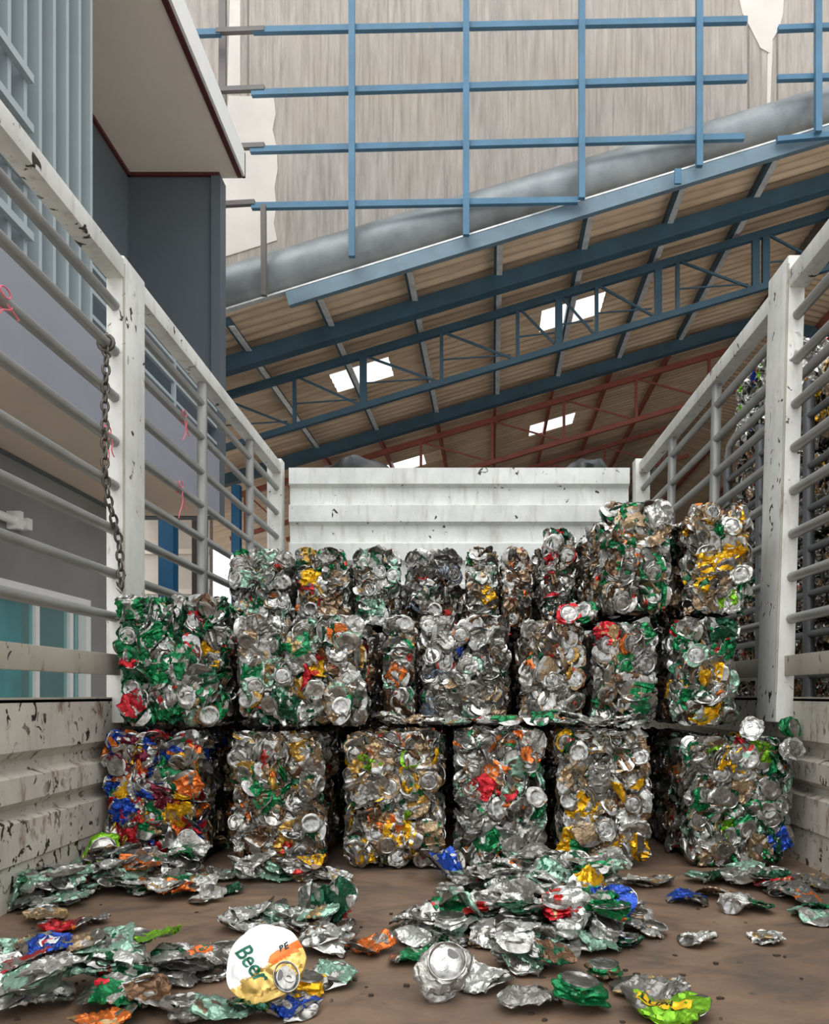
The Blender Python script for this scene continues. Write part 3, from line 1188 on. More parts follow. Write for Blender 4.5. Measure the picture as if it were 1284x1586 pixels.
class Mass:
    """many small cans gathered into one countless filling mesh"""

    def __init__(s):
        s.V, s.Fc, s.m, s.c = [], [], [], []
        s.n = 0

    def add(s, V, Fc, m, Mx, loc, col, rnd):
        W = V @ np.array(Mx).T + np.array(loc)
        s.V.append(W)
        s.Fc.extend([[i + s.n for i in f] for f in Fc])
        s.m.append(m)
        s.c.append(np.tile(np.array([*col, rnd]), (len(W), 1)))
        s.n += len(W)

    def build(s, name):
        me = bpy.data.meshes.new(name)
        V = np.concatenate(s.V)
        me.from_pydata(V, [], s.Fc)
        for m in ('print_mass', 'alu', 'hole', 'core'):
            me.materials.append(M[m])
        me.polygons.foreach_set('material_index', np.concatenate(s.m).astype(np.int32))
        me.polygons.foreach_set('use_smooth', np.ones(len(s.Fc), dtype=bool))
        at = me.attributes.new('tint', 'FLOAT_COLOR', 'POINT')
        at.data.foreach_set('color', np.concatenate(s.c).astype(np.float32).ravel())
        me.update()
        me.set_sharp_from_angle(angle=math.radians(32))
        return me


FACES = {'front': ((0, -1, 0), 0, 2), 'left': ((-1, 0, 0), 1, 2), 'right': ((1, 0, 0), 1, 2), 'top': ((0, 0, 1), 0, 1)}


def bale(label, x0, x1, y0, y1, z0, z1, palette, seed, faces=None, group='pressed can bales', cell=.046, rot=0., ends=.24, name='can_bale'):
    """faces: {face: (part cans wanted, depth range along y or None)}"""
    r = random.Random(seed)
    cx, cy = (x0 + x1) / 2, (y0 + y1) / 2
    root = empty(name, (cx, cy, z0 + .002))
    tag(root, label, 'bale', group)
    if rot:
        root.rotation_euler = (0, 0, rot)
    hx, hy, h = (x1 - x0) / 2, (y1 - y0) / 2, z1 - z0
    faces = faces or {'front': 1.}
    mass = Mass()
    # near-black core block standing for the shade deep between the cans
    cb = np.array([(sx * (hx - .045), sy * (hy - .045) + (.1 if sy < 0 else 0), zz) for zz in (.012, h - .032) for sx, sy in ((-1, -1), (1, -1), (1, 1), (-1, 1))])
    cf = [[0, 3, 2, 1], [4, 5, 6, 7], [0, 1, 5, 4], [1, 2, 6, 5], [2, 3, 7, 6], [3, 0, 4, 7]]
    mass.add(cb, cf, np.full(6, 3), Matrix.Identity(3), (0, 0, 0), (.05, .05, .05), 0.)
    lo = Vector((-hx, -hy, 0))
    hi = Vector((hx, hy, h))
    for fc, dens in faces.items():
        n, ua, va = FACES[fc]
        na = [i for i in range(3) if abs(n[i])][0]
        pos = hi[na] if n[na] > 0 else lo[na]
        ua0, ua1 = lo[ua], hi[ua]
        va0, va1 = lo[va], hi[va]
        if fc in ('left', 'right', 'top'):
            if fc == 'top':
                va1 = min(va1, va0 + .42)
            else:
                ua1 = min(ua1, ua0 + .8)
        # filling
        c2 = cell * (1.0 if fc == 'front' else 1.15)
        nu, nv_ = max(1, int((ua1 - ua0) / c2)), max(1, int((va1 - va0) / c2))
        for i in range(nu):
            for j in range(nv_):
                p = Vector((0, 0, 0))
                p[ua] = ua0 + .022 + (ua1 - ua0 - .044) * (i + .5 + r.uniform(-.5, .5)) / nu
                p[va] = va0 + .022 + (va1 - va0 - .044) * (j + .5 + r.uniform(-.5, .5)) / nv_
                kd = r.choice(['flat', 'flat', 'twist', 'fold', 'puck'])
                V, Fc, m = r.choice(LOW[kd])
                mx = orient(n, 'edge' if r.random() < (.45 if fc == 'front' else .8) else 'face', r)
                p, ks = fit(V, mx, 1., p, na, n, pos, r.uniform(.002, .02) if fc == 'top' else r.uniform(.026, .055), lo, hi)
                tn = TINT[(palette if fc in ('front', 'top') else p_rusty)(r)]
                dk = r.uniform(.55, 1.)  # filling darkened to stand for shade between the cans
                mass.add(V * ks, Fc, m, mx, p, [c * dk for c in tn], r.random())
        # cans that show
        if dens <= 0:
            continue
        c3 = cell / math.sqrt(dens)
        nu, nv_ = max(1, round((ua1 - ua0 - .02) / c3)), max(1, round((va1 - va0 - .02) / c3))
        spots = [(i, j) for i in range(nu) for j in range(nv_)]
        r.shuffle(spots)
        for i, j in spots[:96]:
            p = Vector((0, 0, 0))
            fu = (i + .5 + r.uniform(-.42, .42)) / nu
            fv = (j + .5 + r.uniform(-.42, .42)) / nv_
            p[ua] = ua0 + .024 + (ua1 - ua0 - .048) * fu
            p[va] = va0 + .024 + (va1 - va0 - .048) * fv
            edge = min(fu, 1 - fu, fv, 1 - fv)
            q = r.random()
            if fc != 'front':
                kd, mode = r.choice(['flat', 'flat', 'twist']), 'edge' if r.random() < .75 else 'face'
            elif q < ends:
                kd, mode = 'puck', 'face'
            elif q < .68:
                kd, mode = r.choice(['flat', 'flat', 'flat', 'fold', 'twist']), 'face'
            else:
                kd, mode = r.choice(['flat', 'flat', 'puck', 'twist']), 'edge'
            me = r.choice(LIB[kd])
            o = bpy.data.objects.new('crushed_can', me)
            COL.objects.link(o)
            o.parent = root
            mx = orient(n, mode, r, .24)
            s = r.uniform(.84, 1.04)
            o.location, s = fit(VERT[me.name], mx, s, p, na, n, pos, r.uniform(.0, .027) + (.004 if edge < .08 else 0), lo, hi)
            o.rotation_euler = mx.to_euler()
            o.scale = (s, s, s)
            tn = TINT[(palette if fc in ('front', 'top') or name != 'can_bale' or not group.startswith('can bales of') else p_rusty)(r)]
            k = r.uniform(.8, 1.1)
            o.color = (*[min(1, c * k) for c in tn], 1)
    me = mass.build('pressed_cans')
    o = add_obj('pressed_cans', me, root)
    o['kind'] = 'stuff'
    return root


ZB = 1.4475     # top of the bottom row
ZM_ = 1.81    # top of the middle row


def px_bale(label, px0, px1, py_top, d, z0, L, palette, seed, faces, **kw):
    x0, x1 = (px0 - VX) / F * d, (px1 - VX) / F * d
    z1 = CAMZ + (VY - py_top) / F * d
    return bale(label, x0, x1, d, d + L, z0, z1, palette, seed, faces, **kw)


p_colour = pal(silver=3, red=3.4, blue=3, yellow=3, maroon=1.3, green=2, orange=2, white=2, gold=1)
p_tan = pal(silver=4.5, tan=4, gold=1.6, brown=2, bright=2, orange=.6, green=.5)
p_gold = pal(silver=3.6, tan=4, yellow=1.8, gold=1.6, green=.5, lime=.5, brown=1, orange=.5)
p_grey = pal(silver=4.5, grey=3, tan=2, green=1.2, orange=.6, mint=1, red=.2)
p_five = pal(silver=4.5, bright=2, tan=3, yellow=.9, green=1.2, brown=1, white=1)
p_six = pal(silver=3.5, green=2.6, darkgreen=2, mint=2, white=1, lime=.6, tan=1, yellow=.3, red=.3, grey=2)
p_green = pal(green=10, darkgreen=4.5, silver=1.5, bright=.8, red=1.2, white=1, mint=.8)
p_mix = pal(silver=3, tan=3, green=1.4, darkgreen=1, gold=.8, mint=2, white=1, brown=1.2, orange=.4, red=.3)
p_blueish = pal(silver=8, steelblue=2, bright=3, grey=2, mint=.5, blue=.25, red=.3)
p_greenmix = pal(silver=3.2, green=2.5, darkgreen=2, mint=2, tan=1, yellow=.7, red=.4)
p_light = pal(bright=5, silver=5, mint=3, green=1.2, darkgreen=.8, red=.2, yellow=.25)
p_dark = pal(grey=6, silver=4, darkgreen=1, steelblue=1, brown=1)
p_brown = pal(brown=5, tan=3, orange=.6, grey=2, silver=1.5)
p_rusty = pal(tan=4, brown=3, grey=3, silver=3, darkgreen=.6)

D1 = 2.42
LB = 1.25
FS = {'front': 1.25, 'top': .6, 'left': 0., 'right': 0.}
g0 = 'can bales of the bottom row'
px_bale('colourful bale of red, blue and yellow cans at the bottom beside the side panel', 150, 316, 1131, D1, BED, LB, p_colour, 1, {'front': 1.2, 'right': .25, 'top': .5}, group=g0, ends=.2)
px_bale('silver and tan bale second along the bottom row, right of the colourful one', 348, 502, 1133, D1, BED, LB, p_tan, 2, {'front': 1.2, 'right': .3, 'top': .5}, group=g0)
px_bale('bottom-row bale with bright yellow can sheets, third along', 527, 691, 1133, D1, BED, LB, p_gold, 3, {'front': 1.2, 'left': 0, 'right': 0, 'top': .7}, group=g0)
px_bale('grey bottom-row bale fourth along, with one red-banded silver can end', 700, 850, 1130, D1, BED, LB, p_grey, 4, {'front': 1.2, 'left': 0, 'right': 0, 'top': .7}, group=g0, ends=.18)
px_bale('silver bottom-row bale fifth along, behind the big loose heap', 861, 1014, 1129, D1, BED, LB, p_five, 5, {'front': 1.2, 'left': .2, 'top': .7}, group=g0)
px_bale('green and silver bale at the dark end of the bottom row by the far post', 1062, 1238, 1141, D1 + .02, BED, LB, p_six, 6, {'front': 1.2, 'left': .4, 'top': .7}, group=g0)
g1 = 'can bales of the middle row'
px_bale('deep green bale in the middle row touching the side rails', 171, 352, 918, D1, ZB + .001, .85, p_green, 11, {'front': 1.2, 'right': 0, 'top': .3}, group=g1, ends=.14)
px_bale('wide mixed bale in the middle row next to the deep green one', 358, 566, 950, D1, ZB, LB, p_mix, 12, {'front': 1.2, 'right': .5}, group=g1, ends=.16)
px_bale('narrow silver bale recessed between two wider middle-row bales', 590, 642, 951, 2.66, ZB, 1.0, p_mix, 13, {'front': 1.2, 'left': 0, 'right': .2}, group=g1)
px_bale('recessed bluish silver bale full of round can ends in the middle row', 648, 794, 951, 2.72, ZB, 1.0, p_blueish, 14, {'front': 1.2, 'right': .5, 'left': 0}, group=g1, ends=.4)
px_bale('silver and tan middle-row bale between the bluish bale and the brownish one', 804, 911, 957, 2.56, ZB, 1.1, p_tan, 15, {'front': 1.2, 'left': 0, 'right': 0}, group=g1, ends=.4)
px_bale('silver and brown middle-row bale under the tallest top bale', 919, 1024, 961, 2.52, ZB, 1.15, p_grey, 16, {'front': 1.2, 'left': 0, 'right': 0}, group=g1)
px_bale('green middle-row bale with yellow cans beside the far post', 1040, 1152, 953, 2.5, ZB, 1.15, p_greenmix, 17, {'front': 1.2, 'left': .25, 'right': 0}, group=g1, ends=.2)
g2 = 'can bales of the top row'
ZT = ZM_ + .03
px_bale('pale top-row bale with mint cans nearest the rails', 350, 453, 846, 3.3, ZT, .6, p_light, 21, {'front': 1.15, 'right': 0}, group=g2)
px_bale('top-row bale with one bright yellow can, second from the rails', 454, 542, 846, 3.3, ZT, .6, p_mix, 22, {'front': 1.15, 'right': 0, 'left': 0}, group=g2)
px_bale('pale silver top-row bale third from the rails', 544.5, 620.5, 843, 3.3, ZT, .6, p_light, 23, {'front': 1.15, 'right': 0, 'left': 0}, group=g2)
px_bale('dark grey top-row bale in the middle of the headboard', 625, 717, 847, 3.3, ZT, .6, p_dark, 24, {'front': 1.15, 'left': 0, 'right': 0}, group=g2)
px_bale('narrow mixed top-row bale beside the brown one', 721, 775, 843, 3.3, ZT, .6, p_mix, 25, {'front': 1.15, 'left': 0, 'right': 0}, group=g2)
px_bale('narrow brown top-row bale', 777, 825, 843, 3.3, ZT, .6, p_brown, 26, {'front': 1.15, 'left': 0, 'right': 0}, group=g2)
px_bale('dark green narrow top bale half hidden behind the tallest bale', 842, 894, 814, 2.98, ZT, .7, pal(darkgreen=5, green=2, silver=2, grey=2, red=.3), 27, {'front': 1.15, 'left': .3}, group=g2)
px_bale('tallest top bale with a long brownish side facing the headboard', 932, 1047, 770, 2.52, ZM_ + .005, .86, pal(silver=6, green=3, darkgreen=2, tan=2, bright=2, orange=.5, yellow=.4), 28, {'front': 1.15, 'left': 1., 'right': .2}, group=g2, ends=.27)
px_bale('silver top bale against the far post beside the tallest bale', 1064, 1176, 774, 2.55, ZM_ + .005, .72, p_five, 29, {'front': 1.15, 'left': .3}, group=g2)

bale('added rear bale darkening the gap between bottom-row bales', -.5, .62, 3.75, 4.7, BED, ZB - .003, p_rusty, 91, {'front': 0}, group=g0)  # rear bales added to close bright gaps with something dark
bale('added rear bale darkening the gap beside the bluish bale', -.5, .62, 3.75, 4.7, ZB, ZM_, p_rusty, 92, {'front': 0}, group=g1)
bale('added unseen rear bale behind the pale and the silver-tan bales, bottom layer by the rails', -1.08, -.51, 3.75, 4.7, BED, ZB - .003, p_rusty, 93, {'front': 0}, group=g0)
bale('added unseen rear bale behind the wide mixed bale, middle layer by the rails', -1.08, -.51, 3.75, 4.7, ZB, ZM_, p_rusty, 94, {'front': 0}, group=g1)
bale('added rear top bale darkening slits between the pale top bales', -1.0, -.24, 3.95, 4.65, ZT, 2.13, p_rusty, 95, {'front': 0}, group=g2)
bale('added rear top bale darkening slits beside the dark grey and brown top bales', -.23, .5, 3.95, 4.65, ZT, 2.13, p_rusty, 96, {'front': 0}, group=g2)
# bales on the neighbouring vehicle past the rails
g3 = 'can bales on the neighbouring load'
hs = ['bottom', 'second layer', 'third layer', 'fourth layer', 'top']
for k in range(5):
    z0 = 1.05 + .44 * k
    for j, (ya, yb, nm) in enumerate(((1.5, 2.86, 'added unseen for shade'), (2.88, 3.5, 'beside the near post'), (3.52, 4.22, 'by the pipe cage'))):  # column at the tail end is out of view, added to shade this side
        bale(f'{"light" if k == 4 else "dark"} can bale beyond the rails, {hs[k]} of the stack {nm}', 1.8, 2.4, ya, yb, z0, z0 + .43, pal(silver=4, tan=3, yellow=2.5, gold=2, white=2, brown=1) if k > 2 else p_rusty, 40 + k * 4 + j, {'left': (0, 0, .8)[j], 'front': 0, 'top': 0}, group=g3, ends=.2)
for k in range(6):
    z0 = 1.05 + .425 * k
    bale(f'can bale of the tall stack past the pipe cage, {(hs[:4] + ["fifth layer", "topmost with blue and white cans"])[k]}', 1.8, 2.4, 4.36, 5.15, z0, z0 + .415, pal(white=5, bright=4, silver=3, blue=1, lime=1, grey=1) if k == 5 else p_rusty, 60 + k, {'left': .6, 'front': .5, 'top': 0}, group=g3)

# single bright cans that stand out in a bale's face (fractions of its width and height)
SPOTS = {'colourful bale': [(.3, .62, 'yellow'), (.62, .55, 'maroon'), (.86, .2, 'red'), (.25, .8, 'blue'), (.8, .6, 'orange'), (.08, .35, 'blue'), (.55, .35, 'green')],
         'silver and tan bale second': [(.3, .4, 'green')],
         'bottom-row bale with bright': [(.7, .66, 'yellow'), (.62, .25, 'yellow'), (.2, .12, 'yellow'), (.28, .85, 'lime')],
         'grey bottom-row': [(.18, .6, 'red'), (.4, .78, 'orange')],
         'silver bottom-row bale fifth': [(.35, .3, 'yellow'), (.85, .08, 'yellow')],
         'green and silver bale at': [(.55, .86, 'yellow'), (.25, .45, 'green'), (.4, .5, 'green'), (.85, .14, 'blue')],
         'deep green bale': [(.92, .6, 'yellow'), (.4, .7, 'green'), (.5, .5, 'green'), (.35, .3, 'green'), (.7, .2, 'green')],
         'wide mixed bale': [(.42, .68, 'green'), (.6, .6, 'yellow'), (.85, .9, 'orange'), (.45, .2, 'gold')],
         'green middle-row': [(.25, .62, 'yellow'), (.7, .6, 'yellow'), (.7, .85, 'green'), (.3, .4, 'green')],
         'top-row bale with one': [(.25, .65, 'yellow')],
         'narrow mixed top-row': [(.75, .35, 'yellow')],
         'tallest top bale': [(.45, .66, 'orange'), (.45, .2, 'green')],
         'silver top bale': [(.82, .42, 'yellow'), (.25, .4, 'yellow'), (.55, .1, 'lime')]}
for root in [o for o in COL.objects if o.get('category') == 'bale']:
    for key, spots in SPOTS.items():
        if not root['label'].startswith(key):
            continue
        kids = [c for c in root.children if c.name.startswith('crushed_can') and 'puck' not in c.data.name]
        y0 = min(c.location.y for c in kids)
        kids = [c for c in kids if c.location.y < y0 + .05]
        xs = [c.location.x for c in kids]
        zs = [c.location.z for c in kids]
        for fu, fv, tint in spots:
            x = min(xs) + (max(xs) - min(xs)) * fu
            z = min(zs) + (max(zs) - min(zs)) * fv
            c = min(kids, key=lambda k: (k.location.x - x) ** 2 + (k.location.z - z) ** 2 + (k.location.y - y0) ** 2 * 2)
            c.color = (*TINT[tint], 1)

# pipe cage of the neighbouring vehicle
nb = empty('neighbour_vehicle', (1.75, 3.8, 0))
tag(nb, 'grey pipe cage of a neighbouring vehicle holding bales beyond the rails', 'vehicle')
ninv = Matrix.Translation(-nb.location)


def npart(o):
    o.parent = nb
    o.matrix_parent_inverse = ninv
    return o


NX = 1.73
for z in (2.93, 2.68, 2.47, 2.27, 2.05, 1.85, 1.65, 1.45):
    npart(tube('cage_rail', [(NX, .8, z), (NX, 5.0, z)], .018, 'pipe_dark'))
npart(tube('top_rail', [(NX, .8, 3.17), (NX, 4.86, 3.17), (NX, 4.96, 3.14), (NX, 5.0, 3.05)], .024, 'pipe'))
for y in (1.4, 2.6, 3.84, 4.46, 5.0):
    npart(tube('cage_post', [(NX, y, 1.05), (NX, y, 3.1)], .028, 'pipe_dark'))
npart(box('load_bed', (1.68, .7, .93), (3.9, 5.4, 1.05), 'chassis'))
for y in (1.5, 4.6):
    for x in (1.9, 3.6):
        def wb2(bm):
            bmesh.ops.create_cone(bm, cap_ends=True, segments=28, radius1=.45, radius2=.45, depth=.24, matrix=Matrix.Translation((x, y, .45)) @ Matrix.Rotation(PI / 2, 4, 'Y'))
        npart(obj('wheel', wb2, 'rubber', bevel=.02))

# ------------------------------------------------------------------ loose cans on the bed
SPL = {}
for kind, n in (('puck', 9), ('flat', 14), ('fold', 6), ('twist', 7)):
    SPL[kind] = []
    for i in range(n):
        tab = i % 4 != 3
        V, Fc, Z = crush(kind, 3000 * (1 + list(LIB).index(kind)) + i, 34, 18, tab, .72, .72)
        ent = {'V': V}
        for nm, zs, mats in (('body', (0,), ['print']), ('lid', (1,), ['alu']), ('base', (2,), ['alu']), ('mouth', (4,) if i % 2 else (9,), ['hole']), ('pull_tab', (3,), ['alu'])):
            v, f, z = sub(V, Fc, Z, zs)
            if f:
                ent[nm] = mesh_from('can_' + nm, v, f, [0] * len(f), mats)
        SPL[kind].append(ent)

GX0, GY0, CELL = -1.3, .9, .01
HGT = np.full((260, 200), BED)


def drop(V, Mx, x, y, pen=.004):
    """height at which the rotated can comes to rest on what already lies there"""
    W = V @ np.array(Mx).T
    ix = np.clip(((W[:, 0] + x - GX0) / CELL).astype(int), 0, HGT.shape[0] - 1)
    iy = np.clip(((W[:, 1] + y - GY0) / CELL).astype(int), 0, HGT.shape[1] - 1)
    gap = HGT[ix, iy] - W[:, 2]
    z = max(np.quantile(gap, .76), BED - W[:, 2].min() + .0005)   # thin sheets nest into each other
    z = min(z, max(BED + .085, BED - W[:, 2].min() + .0005))
    return z, W, ix, iy


def settle(W, ix, iy, z):
    np.maximum.at(HGT, (ix, iy), W[:, 2] + z)


def place_can(ent, Mx, loc, tint, label, group, r, name='crushed_can', scale=1.):
    o = bpy.data.objects.new(name, ent['body'])
    COL.objects.link(o)
    o.location = loc
    o.rotation_euler = Mx.to_euler()
    o.scale = (scale,) * 3
    kcol = r.uniform(.88, 1.08)
    o.color = (*[min(1, c * kcol) for c in TINT[tint]], 1)
    tag(o, label, 'can', group)
    for nm in ('lid', 'base'):
        if nm in ent:
            c = bpy.data.objects.new(nm, ent[nm])
            COL.objects.link(c)
            c.parent = o
            if nm == 'lid':
                for n2 in ('pull_tab', 'mouth'):
                    if n2 in ent:
                        d = bpy.data.objects.new(n2, ent[n2])
                        COL.objects.link(d)
                        d.parent = c
    return o


CN = dict(silver='silver', bright='bright silver', grey='grey', green='green printed', darkgreen='dark green', white='white printed', mint='pale mint green', tan='tan and silver', brown='brown', gold='gold',
          yellow='yellow', red='red', blue='blue', orange='orange', lime='lime green', pink='pink', maroon='maroon', steelblue='bluish')


def loose(px, py, tint, r, kinds=('flat', 'flat', 'puck', 'puck', 'twist', 'fold'), label=None, group=None, where='', tries=5, tilt=.16, kind=None, idx=None, yaw=None, scale=1., tiltv=None, z_ref=BED):
    p = floor_at(px, py, z_ref)
    if p.y > 2.33:
        p = Vector((p.x * 2.33 / p.y, 2.33 - r.uniform(0, .03), p.z))
    best = None
    for _ in range(tries):
        kd = kind or r.choice(kinds)
        ent = SPL[kd][idx] if idx is not None else r.choice(SPL[kd])
        Mx = Euler((r.gauss(0, tilt), r.gauss(0, tilt), r.uniform(0, 2 * PI) if yaw is None else yaw)).to_matrix()
        if tiltv:
            Mx = Euler(tiltv).to_matrix()
        elif r.random() < .4:
            Mx = Mx @ Matrix.Rotation(PI, 3, 'X')
        z, W, ix, iy = drop(ent['V'] * scale, Mx, p.x, p.y)
        if best is None or z < best[0]:
            best = (z, W, ix, iy, ent, Mx)
    z, W, ix, iy, ent, Mx = best
    settle(W, ix, iy, z)
    lab = label or f'{CN[tint]} crushed can {where}'
    return place_can(ent, Mx, (p.x, p.y, z), tint, lab, group or (None if label else lab.replace(' can ', ' cans ')), r, scale=scale)


# heaps: (where, palette, [(px, py, rx, ry, n)])
p_heap = pal(silver=2, white=4.5, mint=3.6, green=1.4, bright=3.5, darkgreen=.7, tan=.7)
HEAPS = [
    ('in the heap along the near side panel', pal(silver=1, white=4, mint=3.5, orange=1, green=.8, tan=.8, bright=2.5), [(55, 1395, 60, 20, 15), (150, 1378, 75, 24, 18), (240, 1372, 70, 20, 13), (285, 1397, 35, 8, 3)]),
    ('at the foot of the colourful bale', pal(silver=3, mint=2, green=1.5, tan=1, bright=2), [(215, 1352, 80, 7, 9), (310, 1355, 40, 7, 6)]),
    ('at the foot of the silver and tan bale', pal(silver=4, bright=3, mint=2, white=1), [(420, 1357, 90, 6, 13)]),
    ('in the big heap in front of the bales', p_heap, [(780, 1358, 75, 9, 12), (760, 1400, 100, 20, 24), (870, 1388, 90, 20, 20), (965, 1378, 80, 16, 15), (710, 1450, 85, 22, 20), (825, 1455, 95, 25, 24), (920, 1455, 60, 22, 13), (985, 1440, 30, 14, 5), (800, 1495, 45, 12, 6)]),
    ('along the dark end by the far side panel', pal(silver=3, green=1.6, darkgreen=1, mint=1, red=.3, grey=2), [(1140, 1366, 80, 8, 9), (1225, 1385, 50, 12, 8), (1265, 1420, 18, 12, 2)]),
    ('in the small scatter in mid floor', pal(bright=3, mint=3, green=1, white=3), [(420, 1437, 55, 9, 7), (505, 1442, 32, 12, 6), (520, 1468, 34, 7, 3)]),
    ('in the front corner heap', pal(silver=1, bright=2, white=3, green=1, mint=2.5, tan=.6), [(35, 1490, 40, 9, 5), (60, 1560, 55, 14, 7), (150, 1540, 70, 12, 7), (300, 1520, 45, 10, 4)]),
]
rl_ = random.Random(5)
for where, pl, els in HEAPS:
    for px, py, rx, ry, n in els:
        for _ in range(n):
            a, q = rl_.uniform(0, 2 * PI), math.sqrt(rl_.random())
            loose(px + rx * q * math.cos(a), py + ry * q * math.sin(a), pl(rl_), rl_, where=where)

# single cans that can be told apart
def hero(px, py, tint, label, **kw):
    return loose(px, py, tint, rl_, label=label, tries=kw.pop('tries', 4), **kw)


hero(30, 1545, 'red', 'dark red crushed can with a silver stripe at the front edge of the bed', kind='flat', idx=2, scale=1.1)
blue_logo = hero(78, 1535, 'blue', 'blue crushed can with a red and white mark beside the dark red can', kind='flat', idx=5, yaw=.5, tilt=.1)
hero(160, 1525, 'mint', 'large pale green flattened can on top of the front corner heap', kind='flat', idx=7, scale=1.25, yaw=.4)
green_big = hero(185, 1560, 'green', 'bright green crushed can with white letters in the front corner heap', kind='flat', idx=9, scale=1.15, yaw=.3, tilt=.12)
hero(232, 1562, 'brown', 'crumpled brown can at the end of the front corner heap', kind='twist', idx=1)
hero(240, 1512, 'lime', 'lime green and white can sheet beside the orange-labelled can', kind='flat', idx=3)
orange_lab = hero(310, 1515, 'silver', 'silver crushed can with an orange label panel', kind='flat', idx=11, yaw=.15, tilt=.08)
hero(290, 1578, 'silver', 'flattened silver-green can leaning on another at the front of the bed', kind='puck', idx=2, scale=1.15)
hero(345, 1578, 'mint', 'mint crushed can with crinkled edge before the big lettered can', kind='flat', idx=4)
hero(345, 1483, 'white', 'small round crushed can with red and green print standing alone', kind='puck', idx=4)
hero(396, 1480, 'silver', 'silver round crushed can just behind the big lettered can', kind='puck', idx=1, scale=1.1)
hero(512, 1522, 'mint', 'flat silver-green can alone to the side of the big lettered can', kind='flat', idx=1)
hero(100, 1440, 'red', 'flat red and silver can lying alone behind the front corner heap', kind='flat', idx=0)
hero(72, 1426, 'tan', 'tan can sheet next to the lone flat red can', kind='flat', idx=6)
hero(153, 1430, 'silver', 'thin silver can fragment lying on bare floor', kind='flat', idx=10, scale=.55)
hero(350, 1384, 'darkgreen', 'dark green flat can alone on the brown floor before the second bale', kind='flat', idx=8, scale=.85)
hero(526, 1366, 'bright', 'bright silver flat can on bare floor before the yellow bale', kind='flat', idx=12, scale=.9)
hero(487, 1360, 'yellow', 'small yellow crumpled can before the second bale', kind='twist', idx=3, scale=.8)
hero(505, 1440, 'darkgreen', 'dark green torn can shell standing up in the mid floor scatter', kind='fold', idx=1, scale=1.15, tiltv=(1.0, .2, .3))
hero(572, 1475, 'orange', 'flat orange can sheet between the scatter and the big heap', kind='flat', idx=13)
hero(640, 1490, 'green', 'green and silver can crushed open with a dark mouth at the heap edge', kind='fold', idx=3, scale=1.25)
hero(688, 1548, 'silver', 'large silver can end with rolled rim tipped toward the camera', kind='puck', idx=5, scale=1.3, tiltv=(.95, -.25, .4))
hero(745, 1528, 'white', 'white and green crumpled can behind the rolled-rim can end', kind='twist', idx=5, scale=1.1)
hero(822, 1560, 'silver', 'crinkled silver can between the rolled-rim end and the shiny can end', kind='flat', idx=4, scale=.9)
hero(900, 1565, 'green', 'shiny silver can end with green and red side', kind='puck', idx=7, scale=1.2, tiltv=(.35, .12, 2.2))
yellow_green = hero(1030, 1572, 'lime', 'green crushed can with a yellow lettered band at the front', kind='flat', idx=9, scale=1.3, yaw=-.15, tilt=.06)
hero(1005, 1540, 'silver', 'flat silver can with its lid upward behind the green can with yellow band', kind='flat', idx=2, scale=1.2)
hero(935, 1515, 'green', 'green and red crushed can behind the shiny can end', kind='puck', idx=3)
hero(945, 1455, 'blue', 'upright blue crushed can near the edge of the big heap', kind='fold', idx=2, tiltv=(.9, .1, .6))
hero(915, 1425, 'yellow', 'yellow can sheet standing up in the big heap', kind='flat', idx=5, tiltv=(1.1, 0, .5))
hero(860, 1462, 'red', 'red crushed can with pull tab up in the big heap', kind='puck', idx=1)
hero(1066, 1398, 'blue', 'crumpled bright blue can at the far tip of the big heap', kind='twist', idx=0, scale=1.05)
hero(1080, 1462, 'white', 'flat silver can with green tip alone on the floor', kind='flat', idx=10, scale=.85)
hero(1187, 1458, 'bright', 'shiny silver flattened can alone on the dark floor', kind='flat', idx=12, scale=.85)
hero(1140, 1412, 'bright', 'folded silver can next to a flat green one on the dark floor', kind='fold', idx=4, scale=.9)
hero(1170, 1410, 'green', 'flat green can beside a folded silver one on the dark floor', kind='flat', idx=7, scale=.8)
hero(1110, 1390, 'tan', 'tan crumpled can sheet between the blue can and the far side panel', kind='flat', idx=3)
hero(855, 1505, 'brown', 'crumpled brownish can at the front of the big heap', kind='twist', idx=6, scale=.9)
hero(158, 1352, 'lime', 'lime green round can leaning at the corner of the colourful bale', kind='puck', idx=6, scale=1.35, tiltv=(1.15, 0, .2))
hero(690, 1358, 'blue', 'blue crumpled can in the gap below the yellow bale', kind='twist', idx=4, scale=1.15, tiltv=(.7, .2, .9))
hero(160, 1592, 'orange', 'orange printed can cut off by the front edge', kind='flat', idx=6)
hero(470, 1545, 'yellow', 'small yellow can with its lid up beside the big lettered can', kind='puck', idx=2)
hero(455, 1568, 'blue', 'deep blue can fragment under the big lettered can', kind='flat', idx=1, scale=.85)
hero(395, 1578, 'darkgreen', 'dark green can fragment under the big lettered can', kind='flat', idx=8, scale=.85)

